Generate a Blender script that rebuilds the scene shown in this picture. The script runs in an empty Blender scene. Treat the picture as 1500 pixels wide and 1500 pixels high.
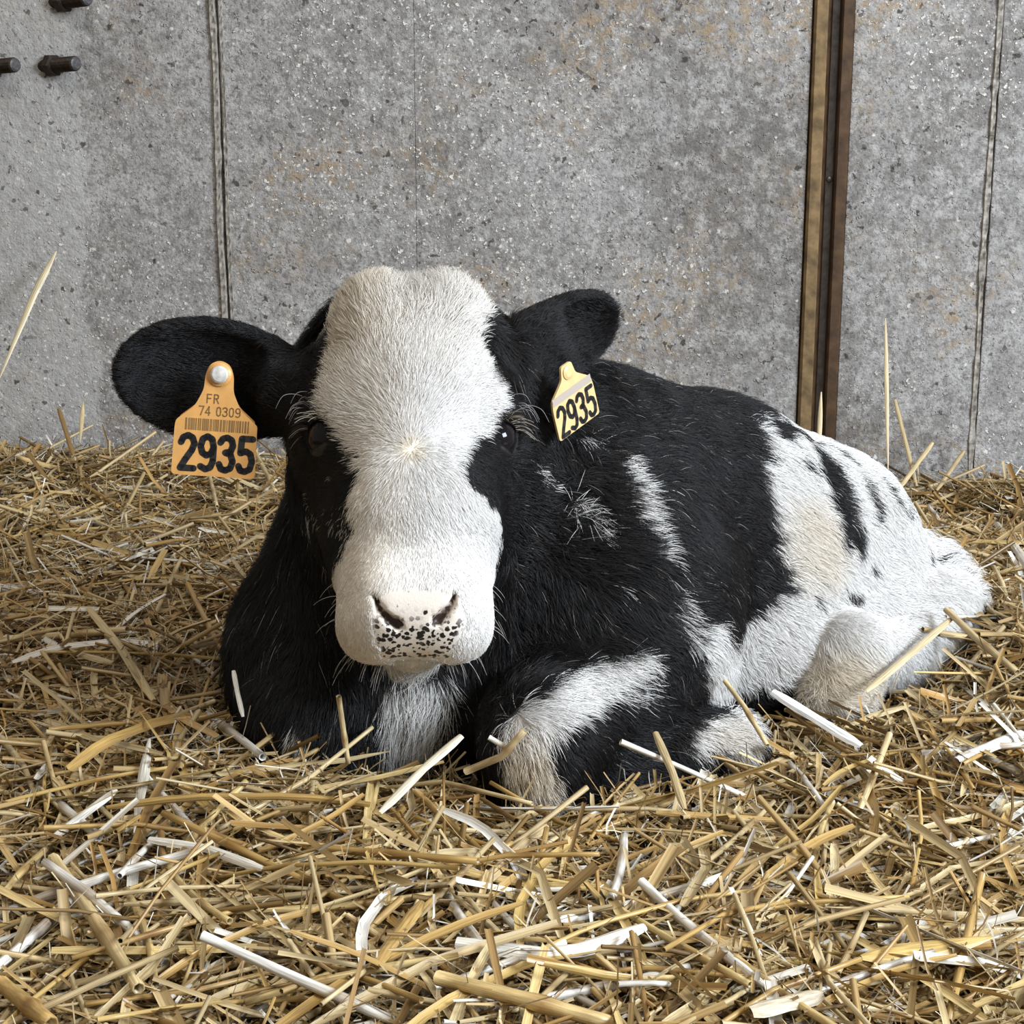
import bpy, math, random
import numpy as np
from mathutils import Vector, Matrix, Quaternion
from mathutils.bvhtree import BVHTree

# ------------------------------------------------------------------ camera, world, light
S = bpy.context.scene
COL = S.collection
FOC = 2600.0                      # focal length in pixels of the 1500 px frame
PITCH = math.radians(14.5)
CAM_H = 0.58
cd = bpy.data.cameras.new('camera'); cam = bpy.data.objects.new('camera', cd); COL.objects.link(cam)
cd.sensor_width = 36.0; cd.lens = 36.0 * FOC / 1500.0; cd.clip_start = 0.02; cd.clip_end = 50
cam.location = (0, 0, CAM_H); cam.rotation_euler = (math.pi / 2 - PITCH, 0, 0)
S.camera = cam
S.view_settings.view_transform = 'Standard'; S.view_settings.look = 'None'
S.view_settings.gamma = 1.0; S.view_settings.use_curve_mapping = False
S.view_settings.exposure = 0.18
S.cycles.max_bounces = 4; S.cycles.diffuse_bounces = 2; S.cycles.glossy_bounces = 2

W = bpy.data.worlds.new('barn_daylight'); S.world = W; W.use_nodes = True
bgn = W.node_tree.nodes['Background']
bgn.inputs[0].default_value = (1.0, 0.90, 0.77, 1); bgn.inputs[1].default_value = 0.29


def area_light(name, loc, target, sx, sy, power, colour):
    ld = bpy.data.lights.new(name, 'AREA'); ld.shape = 'RECTANGLE'; ld.size = sx; ld.size_y = sy
    ld.energy = power; ld.color = colour
    o = bpy.data.objects.new(name, ld); COL.objects.link(o); o.location = loc
    o.rotation_euler = (Vector(target) - Vector(loc)).to_track_quat('-Z', 'Y').to_euler()
    return o


# the open front of the barn, to the right of and behind the photographer
area_light('barn_opening_daylight', (2.6, 0.1, 1.55), (0.1, 1.6, 0.1), 1.3, 1.0, 165.0, (0.80, 0.89, 1.0))
# a skylight strip in the roof
area_light('roof_light_strip', (0.5, 0.2, 3.2), (0.0, 1.7, 0.0), 1.0, 0.7, 34.0, (1.0, 0.97, 0.92))

rng = np.random.default_rng(7)
random.seed(7)


# ------------------------------------------------------------------ helpers
def at(u, v, Y):
    """world point at distance Y from the photographer seen at frame position (u, v)"""
    du, dv = (u - 750.0) / FOC, (750.0 - v) / FOC
    d = (du, math.cos(PITCH) + dv * math.sin(PITCH), -math.sin(PITCH) + dv * math.cos(PITCH))
    s = Y / d[1]
    return np.array((d[0] * s, Y, CAM_H + d[2] * s))


def V3(*a):
    return np.array(a, dtype=float)


def nrm(v):
    v = np.asarray(v, dtype=float)
    return v / np.maximum(np.linalg.norm(v, axis=-1, keepdims=True), 1e-9)


def _hash(ix, iy, iz):
    h = (ix * 374761393 + iy * 668265263 + iz * 2147483647 * 3) & 0xFFFFFFFF
    h = ((h ^ (h >> 13)) * 1274126177) & 0xFFFFFFFF
    h = ((h ^ (h >> 16)) * 2246822519) & 0xFFFFFFFF
    return ((h ^ (h >> 15)) & 0xFFFFFF) / float(0xFFFFFF)


def vnoise(P, scale, seed=0):
    """smooth value noise 0..1 at points P (n x 3)"""
    q = np.asarray(P) * scale + seed * 17.31 + 1000.0
    i = np.floor(q).astype(np.int64); f = q - i; f = f * f * (3 - 2 * f)
    r = 0
    for dx in (0, 1):
        for dy in (0, 1):
            for dz in (0, 1):
                w = (f[:, 0] if dx else 1 - f[:, 0]) * (f[:, 1] if dy else 1 - f[:, 1]) * (f[:, 2] if dz else 1 - f[:, 2])
                r = r + w * _hash(i[:, 0] + dx, i[:, 1] + dy, i[:, 2] + dz)
    return r


def sstep(a, b, x):
    t = np.clip((x - a) / (b - a), 0, 1)
    return t * t * (3 - 2 * t)


def new_mat(name):
    m = bpy.data.materials.new(name); m.use_nodes = True
    nt = m.node_tree
    return m, nt, nt.nodes['Principled BSDF']


def plain_mat(name, col, rough=0.5, metal=0.0, noise=0.0, nscale=40.0, bump=0.0, spec=0.5):
    m, nt, b = new_mat(name)
    b.inputs['Base Color'].default_value = (*col, 1); b.inputs['Roughness'].default_value = rough
    b.inputs['Metallic'].default_value = metal; b.inputs['Specular IOR Level'].default_value = spec
    if noise or bump:
        tc = nt.nodes.new('ShaderNodeTexCoord'); n = nt.nodes.new('ShaderNodeTexNoise')
        n.inputs['Scale'].default_value = nscale; n.inputs['Detail'].default_value = 6
        nt.links.new(tc.outputs['Object'], n.inputs['Vector'])
        if noise:
            r = nt.nodes.new('ShaderNodeValToRGB')
            r.color_ramp.elements[0].position = 0.3; r.color_ramp.elements[1].position = 0.7
            r.color_ramp.elements[0].color = (*[c * (1 - noise) for c in col], 1)
            r.color_ramp.elements[1].color = (*[min(1, c * (1 + noise)) for c in col], 1)
            nt.links.new(n.outputs['Fac'], r.inputs['Fac']); nt.links.new(r.outputs['Color'], b.inputs['Base Color'])
        if bump:
            bp = nt.nodes.new('ShaderNodeBump'); bp.inputs['Strength'].default_value = bump
            bp.inputs['Distance'].default_value = 0.002
            nt.links.new(n.outputs['Fac'], bp.inputs['Height']); nt.links.new(bp.outputs['Normal'], b.inputs['Normal'])
    return m


def mesh_obj(name, verts, faces, mat=None, parent=None, smooth=False):
    me = bpy.data.meshes.new(name)
    me.from_pydata([tuple(map(float, v)) for v in verts], [], [tuple(map(int, f)) for f in faces]); me.update()
    if smooth:
        me.polygons.foreach_set('use_smooth', [True] * len(me.polygons))
    o = bpy.data.objects.new(name, me); COL.objects.link(o)
    if mat: me.materials.append(mat)
    if parent: o.parent = parent
    return o


def quad_mesh_np(name, verts, quads, mat=None, parent=None, smooth=True, colours=None):
    """fast mesh from numpy arrays; faces all quads"""
    me = bpy.data.meshes.new(name)
    nv, nf = len(verts), len(quads)
    me.vertices.add(nv); me.vertices.foreach_set('co', np.asarray(verts, np.float32).ravel())
    me.loops.add(nf * 4); me.loops.foreach_set('vertex_index', np.asarray(quads, np.int32).ravel())
    me.polygons.add(nf)
    me.polygons.foreach_set('loop_start', np.arange(0, nf * 4, 4, dtype=np.int32))
    me.polygons.foreach_set('use_smooth', np.full(nf, smooth))
    me.update(calc_edges=True); me.validate()
    if colours is not None:
        a = me.color_attributes.new('tint', 'FLOAT_COLOR', 'POINT')
        c = np.ones((nv, 4), np.float32); c[:, :3] = colours
        a.data.foreach_set('color', c.ravel())
    o = bpy.data.objects.new(name, me); COL.objects.link(o)
    if mat: me.materials.append(mat)
    if parent: o.parent = parent
    return o


def tag(o, label=None, cat=None, group=None, kind=None):
    if label: o['label'] = label
    if cat: o['category'] = cat
    if group: o['group'] = group
    if kind: o['kind'] = kind
    return o


def empty(name, loc):
    o = bpy.data.objects.new(name, None); COL.objects.link(o); o.location = tuple(loc); o.empty_display_size = 0.02
    return o


def box_data(x0, x1, y0, y1, z0, z1, bev=0.0):
    import bmesh
    bm = bmesh.new(); bmesh.ops.create_cube(bm, size=1)
    for v in bm.verts:
        v.co = ((x0 + x1) / 2 + v.co.x * (x1 - x0), (y0 + y1) / 2 + v.co.y * (y1 - y0), (z0 + z1) / 2 + v.co.z * (z1 - z0))
    if bev:
        bmesh.ops.bevel(bm, geom=list(bm.edges), offset=bev, segments=2, affect='EDGES', profile=0.5)
    me = bpy.data.meshes.new('box'); bm.to_mesh(me); bm.free()
    return me


def box(name, x0, x1, y0, y1, z0, z1, mat, parent=None, bev=0.0):
    me = box_data(x0, x1, y0, y1, z0, z1, bev); me.name = name; me.materials.append(mat)
    o = bpy.data.objects.new(name, me); COL.objects.link(o)
    if parent: o.parent = parent
    return o


# ------------------------------------------------------------------ the concrete wall
WALL_Y = 2.565


def concrete_mat():
    m, nt, b = new_mat('cast_concrete')
    N, L = nt.nodes, nt.links
    tc = N.new('ShaderNodeTexCoord')

    def noise(scale, detail=4.0, rough=0.55, vec=None, w=0.0):
        n = N.new('ShaderNodeTexNoise'); n.noise_dimensions = '3D'
        sh = N.new('ShaderNodeVectorMath'); sh.operation = 'ADD'; sh.inputs[1].default_value = (w * 3.7, w * 1.3, w * 2.9)
        L.new(vec or tc.outputs['Object'], sh.inputs[0]); vec = sh.outputs[0]
        n.inputs['Scale'].default_value = scale; n.inputs['Detail'].default_value = detail
        n.inputs['Roughness'].default_value = rough
        L.new(vec, n.inputs['Vector']); return n.outputs['Fac']

    def ramp(fac, p0, p1, c0=0.0, c1=1.0):
        r = N.new('ShaderNodeMapRange'); r.interpolation_type = 'SMOOTHSTEP'
        r.inputs['From Min'].default_value = p0; r.inputs['From Max'].default_value = p1
        r.inputs['To Min'].default_value = c0; r.inputs['To Max'].default_value = c1
        L.new(fac, r.inputs['Value']); return r.outputs['Result']

    def math_(op, a, b_):
        n = N.new('ShaderNodeMath'); n.operation = op
        for k, x in enumerate((a, b_)):
            if isinstance(x, (int, float)): n.inputs[k].default_value = x
            else: L.new(x, n.inputs[k])
        return n.outputs[0]

    def mix(fac, c0, c1):
        n = N.new('ShaderNodeMix'); n.data_type = 'RGBA'
        L.new(fac, n.inputs['Factor'])
        for key, c in (('A', c0), ('B', c1)):
            s = [i for i in n.inputs if i.name == key and i.type == 'RGBA'][0]
            if isinstance(c, tuple): s.default_value = (*c, 1)
            else: L.new(c, s)
        return [o for o in n.outputs if o.type == 'RGBA'][0]

    def voro(scale, seed_w=0.0, rand=1.0):
        n = N.new('ShaderNodeTexVoronoi'); n.voronoi_dimensions = '3D'; n.inputs['Scale'].default_value = scale
        n.inputs['Randomness'].default_value = rand
        mp = N.new('ShaderNodeMapping'); mp.inputs['Location'].default_value = (seed_w, seed_w * 0.7, seed_w * 1.3)
        dist = N.new('ShaderNodeMix'); dist.data_type = 'VECTOR'; dist.inputs[0].default_value = 0.012
        nn = N.new('ShaderNodeTexNoise'); nn.inputs['Scale'].default_value = 120.0
        L.new(tc.outputs['Object'], nn.inputs['Vector'])
        vA = [i for i in dist.inputs if i.name == 'A' and i.type == 'VECTOR'][0]
        vB = [i for i in dist.inputs if i.name == 'B' and i.type == 'VECTOR'][0]
        L.new(tc.outputs['Object'], vA); L.new(nn.outputs['Color'], vB)
        L.new([o for o in dist.outputs if o.type == 'VECTOR'][0], mp.inputs['Vector'])
        L.new(mp.outputs['Vector'], n.inputs['Vector'])
        sep = N.new('ShaderNodeSeparateColor'); L.new(n.outputs['Color'], sep.inputs['Color'])
        return n.outputs['Distance'], sep.outputs['Red']

    # tone: large clouds, mottling and grain
    col = mix(ramp(noise(2.6, 5, 0.6), 0.33, 0.68), (0.185, 0.172, 0.160), (0.400, 0.388, 0.378))
    col = mix(ramp(noise(9, 6, 0.65, w=3), 0.40, 0.72, 0, 0.55), col, (0.19, 0.18, 0.168))
    col = mix(ramp(noise(48, 6, 0.75, w=8), 0.42, 0.64, 0, 0.70), col, (0.50, 0.485, 0.465))
    col = mix(ramp(noise(95, 4, 0.75, w=15), 0.47, 0.64, 0, 0.56), col, (0.135, 0.120, 0.105))
    col = mix(ramp(noise(240, 3, 0.7, w=5), 0.49, 0.66, 0, 0.52), col, (0.11, 0.10, 0.092))
    # rusty and earthy stains
    stain = math_('MULTIPLY', ramp(noise(4.5, 5, 0.6, w=11), 0.47, 0.68), ramp(noise(60, 4, 0.6, w=2), 0.42, 0.66))
    col = mix(math_('MULTIPLY', stain, 0.8), col, (0.34, 0.245, 0.145))
    # the paler cast on the far left, with a ragged edge
    sep = N.new('ShaderNodeSeparateXYZ'); L.new(tc.outputs['Object'], sep.inputs[0])
    edge = math_('ADD', sep.outputs['X'], math_('MULTIPLY', math_('SUBTRACT', noise(7, 5, 0.6, w=21), 0.5), 0.10))
    pale = ramp(edge, -0.604, -0.612)
    col = mix(math_('MULTIPLY', pale, 0.5), col, (0.52, 0.51, 0.49))
    # crusted pale chips: clusters of small ragged flakes
    clus = ramp(noise(3.0, 4, 0.6, w=31), 0.38, 0.68)
    low = ramp(sep.outputs['Z'], 0.52, 0.20)
    clus2 = math_('MAXIMUM', clus, math_('MULTIPLY', math_('MULTIPLY', low, ramp(sep.outputs['X'], -0.30, -0.48)), 0.95))
    fa = ramp(noise(105, 2.5, 0.6, w=41), 0.625, 0.68)
    fb = ramp(noise(190, 2.0, 0.6, w=47), 0.63, 0.69)
    d1, r1 = voro(80, 3.0)
    fl1 = math_('MULTIPLY', ramp(d1, 0.30, 0.12), ramp(r1, 0.93, 0.95))
    flakes = math_('MAXIMUM', math_('MULTIPLY', fa, ramp(clus2, 0.15, 0.8, 0.12, 1.0)), math_('MULTIPLY', fb, ramp(clus2, 0.1, 0.9, 0.05, 1.0)))
    flakes = math_('MAXIMUM', flakes, math_('MULTIPLY', fl1, 0.9))
    col = mix(math_('MULTIPLY', flakes, 0.9), col, (0.76, 0.725, 0.66))
    # blowholes and grime specks
    pits = math_('MULTIPLY', ramp(noise(85, 2.0, 0.5, w=53), 0.66, 0.69), ramp(noise(6, 3, 0.6, w=57), 0.35, 0.65, 0.3, 1.0))
    d4, r4 = voro(24, 17.0)
    pits = math_('MAXIMUM', pits, math_('MULTIPLY', ramp(d4, 0.12, 0.07), ramp(r4, 0.66, 0.70)))
    col = mix(math_('MULTIPLY', pits, 0.88), col, (0.05, 0.042, 0.034))
    L.new(col, b.inputs['Base Color'])
    b.inputs['Roughness'].default_value = 0.88; b.inputs['Specular IOR Level'].default_value = 0.25
    h = math_('ADD', math_('MULTIPLY', noise(70, 5, 0.7, w=4), 0.8), math_('MULTIPLY', fa, 0.4))
    bp = N.new('ShaderNodeBump'); bp.inputs['Strength'].default_value = 1.0; bp.inputs['Distance'].default_value = 0.0055
    L.new(h, bp.inputs['Height']); L.new(bp.outputs['Normal'], b.inputs['Normal'])
    return m


M_CONC = concrete_mat()
wall = box('wall_back', -2.2, 2.2, WALL_Y + 0.012, WALL_Y + 0.25, -0.15, 2.2, M_CONC)
tag(wall, 'grey cast concrete wall behind the calf', None, kind='structure')
SEAMS = (-2.2, -0.413, -0.137, 0.452, 0.682, 2.2)
for k in range(5):
    g0 = 0.0035 if k else 0; g1 = 0.0035
    if k == 2: g1 = 0.034          # room for the steel post
    if k == 3: g0 = 0.0255
    if k == 1: g1 = 0.00025
    if k == 2: g0 = 0.00025
    dy = (0.002, 0.0, 0.0003, 0.0, 0.003)[k]
    box('concrete_panel', SEAMS[k] + g0, SEAMS[k + 1] - g1, WALL_Y + dy, WALL_Y + 0.03, -0.15, 2.2, M_CONC, wall, bev=0.0012 if k not in (1, 2) else 0.0005)


def seam_rib(x, z0, z1, half, proud, seed):
    """crumbly ridge of cement squeezed out along a formwork joint"""
    n = 260; vs = []; fs = []
    zz = np.linspace(z0, z1, n)
    P = np.stack([np.full(n, x * 10 + seed), zz, zz * 0], 1)
    wob = (vnoise(P, 9, seed) - 0.5) * 0.004
    wid = half * (0.65 + 0.7 * vnoise(P, 45, seed + 1)); hgt = proud * (0.35 + 0.9 * vnoise(P, 70, seed + 2))
    for i in range(n):
        c = x + wob[i]
        vs += [(c - wid[i], WALL_Y + 0.004, zz[i]), (c - wid[i] * 0.55, WALL_Y - hgt[i] * 0.8, zz[i]),
               (c, WALL_Y - hgt[i] * (0.75 + 0.3 * math.sin(i * 2.1)), zz[i]), (c + wid[i] * 0.6, WALL_Y - hgt[i], zz[i]),
               (c + wid[i], WALL_Y + 0.004, zz[i])]
        if i:
            for j in range(4):
                a = (i - 1) * 5 + j
                fs.append((a, a + 1, a + 6, a + 5))
    return mesh_obj('seam_ridge', vs, fs, M_RIB, wall, smooth=False)


M_RIB = plain_mat('cement_ridge', (0.31, 0.285, 0.25), 0.9, noise=0.6, nscale=110, bump=0.8, spec=0.2)
seam_rib(-0.4175, -0.1, 1.3, 0.0055, 0.0045, 3)
seam_rib(-0.4065, -0.1, 1.3, 0.0035, 0.0032, 5)
seam_rib(0.6785, -0.1, 1.3, 0.0060, 0.0042, 8)


# floor slab below the bedding
M_SLAB = plain_mat('slab_concrete', (0.16, 0.14, 0.12), 0.95, noise=0.3, nscale=20)
fl = box('floor', -2.2, 2.2, -0.4, WALL_Y + 0.02, -0.25, -0.15, M_SLAB)
tag(fl, 'concrete floor slab under the straw bedding', None, kind='structure')


# ------------------------------------------------------------------ steel post let into the wall
M_RUST_L = plain_mat('rust_tan', (0.205, 0.135, 0.062), 0.72, 0.25, noise=0.45, nscale=60, bump=0.5)
M_RUST_D = plain_mat('rust_brown', (0.072, 0.038, 0.016), 0.65, 0.3, noise=0.55, nscale=45, bump=0.5)
M_STEEL = plain_mat('worn_steel', (0.20, 0.19, 0.19), 0.45, 0.7, noise=0.35, nscale=80, bump=0.3)


def extrude_profile(name, pts, z0, z1, mat, parent):
    n = len(pts); vs = [(x, y, z0) for x, y in pts] + [(x, y, z1) for x, y in pts]
    fs = [(i, (i + 1) % n, n + (i + 1) % n, n + i) for i in range(n)] + [tuple(range(n))[::-1], tuple(range(n, 2 * n))]
    return mesh_obj(name, vs, fs, mat, parent)


px, wy = 0.452, WALL_Y
post = empty('steel_post', (0, 0, 0))
tag(post, 'rusty brown steel channel post running up the concrete wall', 'post')
extrude_profile('flange', [(px - 0.032, wy + 0.02), (px - 0.0315, wy - 0.004), (px - 0.0285, wy - 0.0075), (px - 0.0145, wy - 0.0085), (px - 0.0125, wy - 0.006), (px - 0.0125, wy + 0.02)], -0.14, 2.15, M_RUST_L, post)
extrude_profile('lip', [(px - 0.0122, wy + 0.02), (px - 0.0122, wy - 0.002), (px - 0.004, wy + 0.010), (px - 0.004, wy + 0.02)], -0.14, 2.15, M_RUST_D, post)
extrude_profile('web', [(px - 0.004, wy + 0.02), (px - 0.004, wy + 0.009), (px + 0.006, wy + 0.009), (px + 0.006, wy + 0.02)], -0.14, 2.15, M_STEEL, post)
extrude_profile('flange', [(px + 0.006, wy + 0.02), (px + 0.0062, wy - 0.008), (px + 0.0085, wy - 0.0105), (px + 0.021, wy - 0.0105), (px + 0.0235, wy - 0.008), (px + 0.024, wy + 0.02)], -0.14, 2.15, M_RUST_D, post)
extrude_profile('backing_strip', [(px - 0.034, wy + 0.024), (px - 0.034, wy + 0.016), (px + 0.034, wy + 0.016), (px + 0.034, wy + 0.024)], -0.14, 2.15, M_RUST_D, post)


def cyl_data(r0, r1, y0, y1, n=16, cap=True):
    """turned shape along Y"""
    vs = []; fs = []
    for r, y in ((r0, y0), (r1, y1)):
        vs += [(r * math.cos(2 * math.pi * k / n), y, r * math.sin(2 * math.pi * k / n)) for k in range(n)]
    fs = [(k, (k + 1) % n, n + (k + 1) % n, n + k) for k in range(n)]
    if cap: fs += [tuple(range(n))[::-1], tuple(range(n, 2 * n))]
    return vs, fs


def lathe_y(prof, n=18):
    """prof: list of (radius, y) -> verts, faces"""
    vs = []; fs = []
    for r, y in prof:
        vs += [(r * math.cos(2 * math.pi * k / n), y, r * math.sin(2 * math.pi * k / n)) for k in range(n)]
    for i in range(len(prof) - 1):
        for k in range(n):
            a = i * n + k; b = i * n + (k + 1) % n
            fs.append((a, b, b + n, a + n))
    fs += [tuple(range(n))[::-1], tuple(range((len(prof) - 1) * n, len(prof) * n))]
    return vs, fs


pp = at(1208, 263, WALL_Y)
vs, fs = lathe_y([(0.0042, 0.012), (0.0045, -0.001), (0.0035, -0.0035), (0.001, -0.0045)], 12)
o = mesh_obj('screw', vs, fs, M_STEEL, post); o.location = (px + 0.001, wy + 0.0085, float(pp[2]))

# ------------------------------------------------------------------ threaded studs cast into the wall
M_STUD = plain_mat('blackened_steel', (0.040, 0.030, 0.022), 0.5, 0.6, noise=0.4, nscale=200, bump=0.3)
M_CUT = plain_mat('cut_steel_end', (0.12, 0.115, 0.12), 0.45, 0.6, noise=0.3, nscale=300)


def stud(u, v, label, tilt):
    p = at(u, v, WALL_Y)
    r = empty('threaded_stud', (p[0], WALL_Y, p[2])); r.rotation_euler = (tilt[0], 0, tilt[1])
    tag(r, label, 'stud', 'studs sticking out of the wall')
    prof = [(0.0105, 0.03)]
    y = 0.0
    while y > -0.048:
        prof += [(0.0105, y), (0.0094, y - 0.0012)]; y -= 0.0024
    vs, fs = lathe_y(prof, 16); mesh_obj('shank', vs, fs, M_STUD, r)
    vs, fs = lathe_y([(0.0092, y + 0.002), (0.0092, y - 0.0005), (0.007, y - 0.002)], 16); mesh_obj('cut_end', vs, fs, M_CUT, r)
    vs, fs = lathe_y([(0.0165, 0.004), (0.016, -0.006), (0.0135, -0.0085)], 6); mesh_obj('nut', vs, fs, M_STUD, r)


stud(76, 96, 'dark threaded stud sticking out of wall, below the topmost stud', (-0.06, 0.95))
stud(-12, 98, 'dark threaded stud cut off by the left edge of the picture', (-0.06, 0.95))
stud(92, 2, 'dark threaded stud nearest the top edge of the picture', (-0.06, 0.95))

# ------------------------------------------------------------------ the calf: one continuous body grown from a distance field
VOX = 0.0026
LO = V3(-0.36, 1.10, -0.075); HI = V3(0.52, 2.00, 0.475)
NX, NY, NZ = [int(math.ceil((HI[k] - LO[k]) / VOX)) + 1 for k in range(3)]
GX = (LO[0] + VOX * np.arange(NX)).astype(np.float32)
GY = (LO[1] + VOX * np.arange(NY)).astype(np.float32)
GZ = (LO[2] + VOX * np.arange(NZ)).astype(np.float32)
D = np.full((NX, NY, NZ), 0.5, np.float32)
PID = np.zeros((NX, NY, NZ), np.int8)


def _window(lo, hi):
    i0 = np.clip(np.floor((lo - LO) / VOX).astype(int), 0, (NX, NY, NZ)); i1 = np.clip(np.ceil((hi - LO) / VOX).astype(int) + 1, 0, (NX, NY, NZ))
    sl = tuple(slice(a, b) for a, b in zip(i0, i1))
    return sl, GX[sl[0]][:, None, None], GY[sl[1]][None, :, None], GZ[sl[2]][None, None, :]


def d_cone(x, y, z, a, b, ra, rb):
    ab = b - a; L2 = float(ab @ ab)
    t = ((x - a[0]) * ab[0] + (y - a[1]) * ab[1] + (z - a[2]) * ab[2]) / L2
    t = np.clip(t, 0, 1)
    return np.sqrt((x - a[0] - t * ab[0]) ** 2 + (y - a[1] - t * ab[1]) ** 2 + (z - a[2] - t * ab[2]) ** 2) - (ra + (rb - ra) * t)


def d_ell(x, y, z, c, R, r):
    q = [((x - c[0]) * R[k][0] + (y - c[1]) * R[k][1] + (z - c[2]) * R[k][2]) for k in range(3)]
    k0 = np.sqrt(sum((q[k] / r[k]) ** 2 for k in range(3))); k1 = np.sqrt(sum((q[k] / r[k] ** 2) ** 2 for k in range(3)))
    return k0 * (k0 - 1) / np.maximum(k1, 1e-6)


def smin_into(sl, d, k, pid):
    cur = D[sl]
    h = np.maximum(k - np.abs(cur - d), 0) / k
    PID[sl] = np.where(d < cur, pid, PID[sl])
    D[sl] = np.minimum(cur, d) - h * h * k * 0.25


def carve(sl, d, k):
    cur = D[sl]; nd = -d
    h = np.maximum(k - np.abs(cur - nd), 0) / k
    D[sl] = np.maximum(cur, nd) + h * h * k * 0.25


def cone(a, b, ra, rb, k=0.03, pid=0):
    a, b = np.asarray(a, float), np.asarray(b, float); m = max(ra, rb) + k + 0.01
    sl, x, y, z = _window(np.minimum(a, b) - m, np.maximum(a, b) + m)
    smin_into(sl, d_cone(x, y, z, a, b, ra, rb).astype(np.float32), k, pid)


def ell(c, r, R=np.eye(3), k=0.03, pid=0, cut=False):
    c = np.asarray(c, float); m = max(r) + k + 0.01
    sl, x, y, z = _window(c - m, c + m)
    d = d_ell(x, y, z, c, R, r).astype(np.float32)
    carve(sl, d, k) if cut else smin_into(sl, d, k, pid)


def carve_cone(a, b, ra, rb, k=0.004):
    a, b = np.asarray(a, float), np.asarray(b, float); m = max(ra, rb) + k + 0.01
    sl, x, y, z = _window(np.minimum(a, b) - m, np.maximum(a, b) + m)
    carve(sl, d_cone(x, y, z, a, b, ra, rb).astype(np.float32), k)


def frame(xa, za):
    """orthonormal rows (x, y, z) with x along xa and z near za"""
    x = nrm(xa); z = np.asarray(za, float); z = nrm(z - x * (x @ z)); y = np.cross(z, x)
    return np.stack([x, y, z])


# ---- trunk (pid 0)
BACK = nrm(V3(0.32, 0.25, -0.05))                    # from the chest towards the rump
cone((-0.035, 1.545, 0.130), (0.075, 1.615, 0.138), 0.140, 0.148)
cone((0.075, 1.615, 0.136), (0.180, 1.695, 0.106), 0.148, 0.144)
cone((0.180, 1.695, 0.106), (0.290, 1.800, 0.062), 0.142, 0.108)
cone((0.290, 1.800, 0.060), (0.350, 1.850, 0.030), 0.106, 0.078)
# withers and shoulder blades
cone((0.055, 1.590, 0.226), (0.090, 1.500, 0.110), 0.062, 0.095, 0.05)
cone((-0.080, 1.530, 0.215), (-0.146, 1.500, 0.070), 0.088, 0.098, 0.05)
ell((0.070, 1.480, 0.120), (0.100, 0.080, 0.115), k=0.05)
# brisket and chest
cone((-0.080, 1.490, 0.150), (-0.085, 1.450, 0.045), 0.100, 0.080, 0.05)
# neck
cone((-0.010, 1.570, 0.185), (-0.070, 1.490, 0.300), 0.120, 0.080, 0.05)
cone((-0.060, 1.520, 0.150), (-0.075, 1.455, 0.240), 0.110, 0.075, 0.05)
# ---- hind leg on the near side (pid 4)
cone((0.308, 1.750, 0.086), (0.235, 1.595, 0.045), 0.100, 0.068, 0.05, 4)
cone((0.328, 1.765, 0.055), (0.385, 1.780, 0.030), 0.096, 0.062, 0.05, 4)
cone((0.240, 1.600, 0.035), (0.410, 1.705, 0.022), 0.058, 0.044, 0.04, 4)
cone((0.425, 1.715, 0.028), (0.372, 1.620, 0.014), 0.044, 0.031, 0.014, 4)
cone((0.372, 1.620, 0.014), (0.312, 1.556, 0.042), 0.031, 0.034, 0.012, 4)
cone((0.309, 1.552, 0.048), (0.296, 1.528, 0.002), 0.032, 0.035, 0.012, 4)
# tail tucked round the buttock
cone((0.370, 1.850, 0.060), (0.430, 1.800, 0.050), 0.030, 0.026, 0.02, 0)
cone((0.430, 1.800, 0.055), (0.450, 1.735, 0.040), 0.026, 0.024, 0.02, 0)
# the other hind leg, mostly under the belly
cone((0.180, 1.590, 0.020), (0.120, 1.530, 0.010), 0.060, 0.050, 0.04, 4)
# ---- foreleg on the near side (pid 5)
cone((0.120, 1.470, 0.055), (0.030, 1.360, 0.048), 0.066, 0.046, 0.04, 5)
ell((0.022, 1.338, 0.036), (0.039, 0.042, 0.046), k=0.03, pid=5)
cone((0.020, 1.345, 0.000), (0.150, 1.420, 0.002), 0.036, 0.030, 0.02, 5)
cone((0.140, 1.415, 0.006), (0.185, 1.425, 0.004), 0.031, 0.029, 0.02, 5)
# ---- foreleg on the far side (pid 6)
cone((-0.160, 1.510, 0.060), (-0.165, 1.410, 0.035), 0.075, 0.050, 0.04, 6)
cone((-0.165, 1.405, 0.030), (-0.150, 1.385, 0.005), 0.045, 0.036, 0.03, 6)

# ---- head (pid 1) in its own frame: s sideways, t down the face, h out of the face
HO = at(604, 405, 1.435); HM = at(614, 898, 1.235)
HA = nrm(HM - HO); YAW = math.radians(7)
HL = V3(math.cos(YAW), math.sin(YAW), 0.0); HL = nrm(HL - HA * (HA @ HL)); HN = np.cross(HA, HL)
HR = np.stack([HL, HA, HN])


def hp(s, t, h):
    return HO + HL * s + HA * t + HN * h


def head_local(P):
    return (np.asarray(P) - HO) @ HR.T


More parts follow.
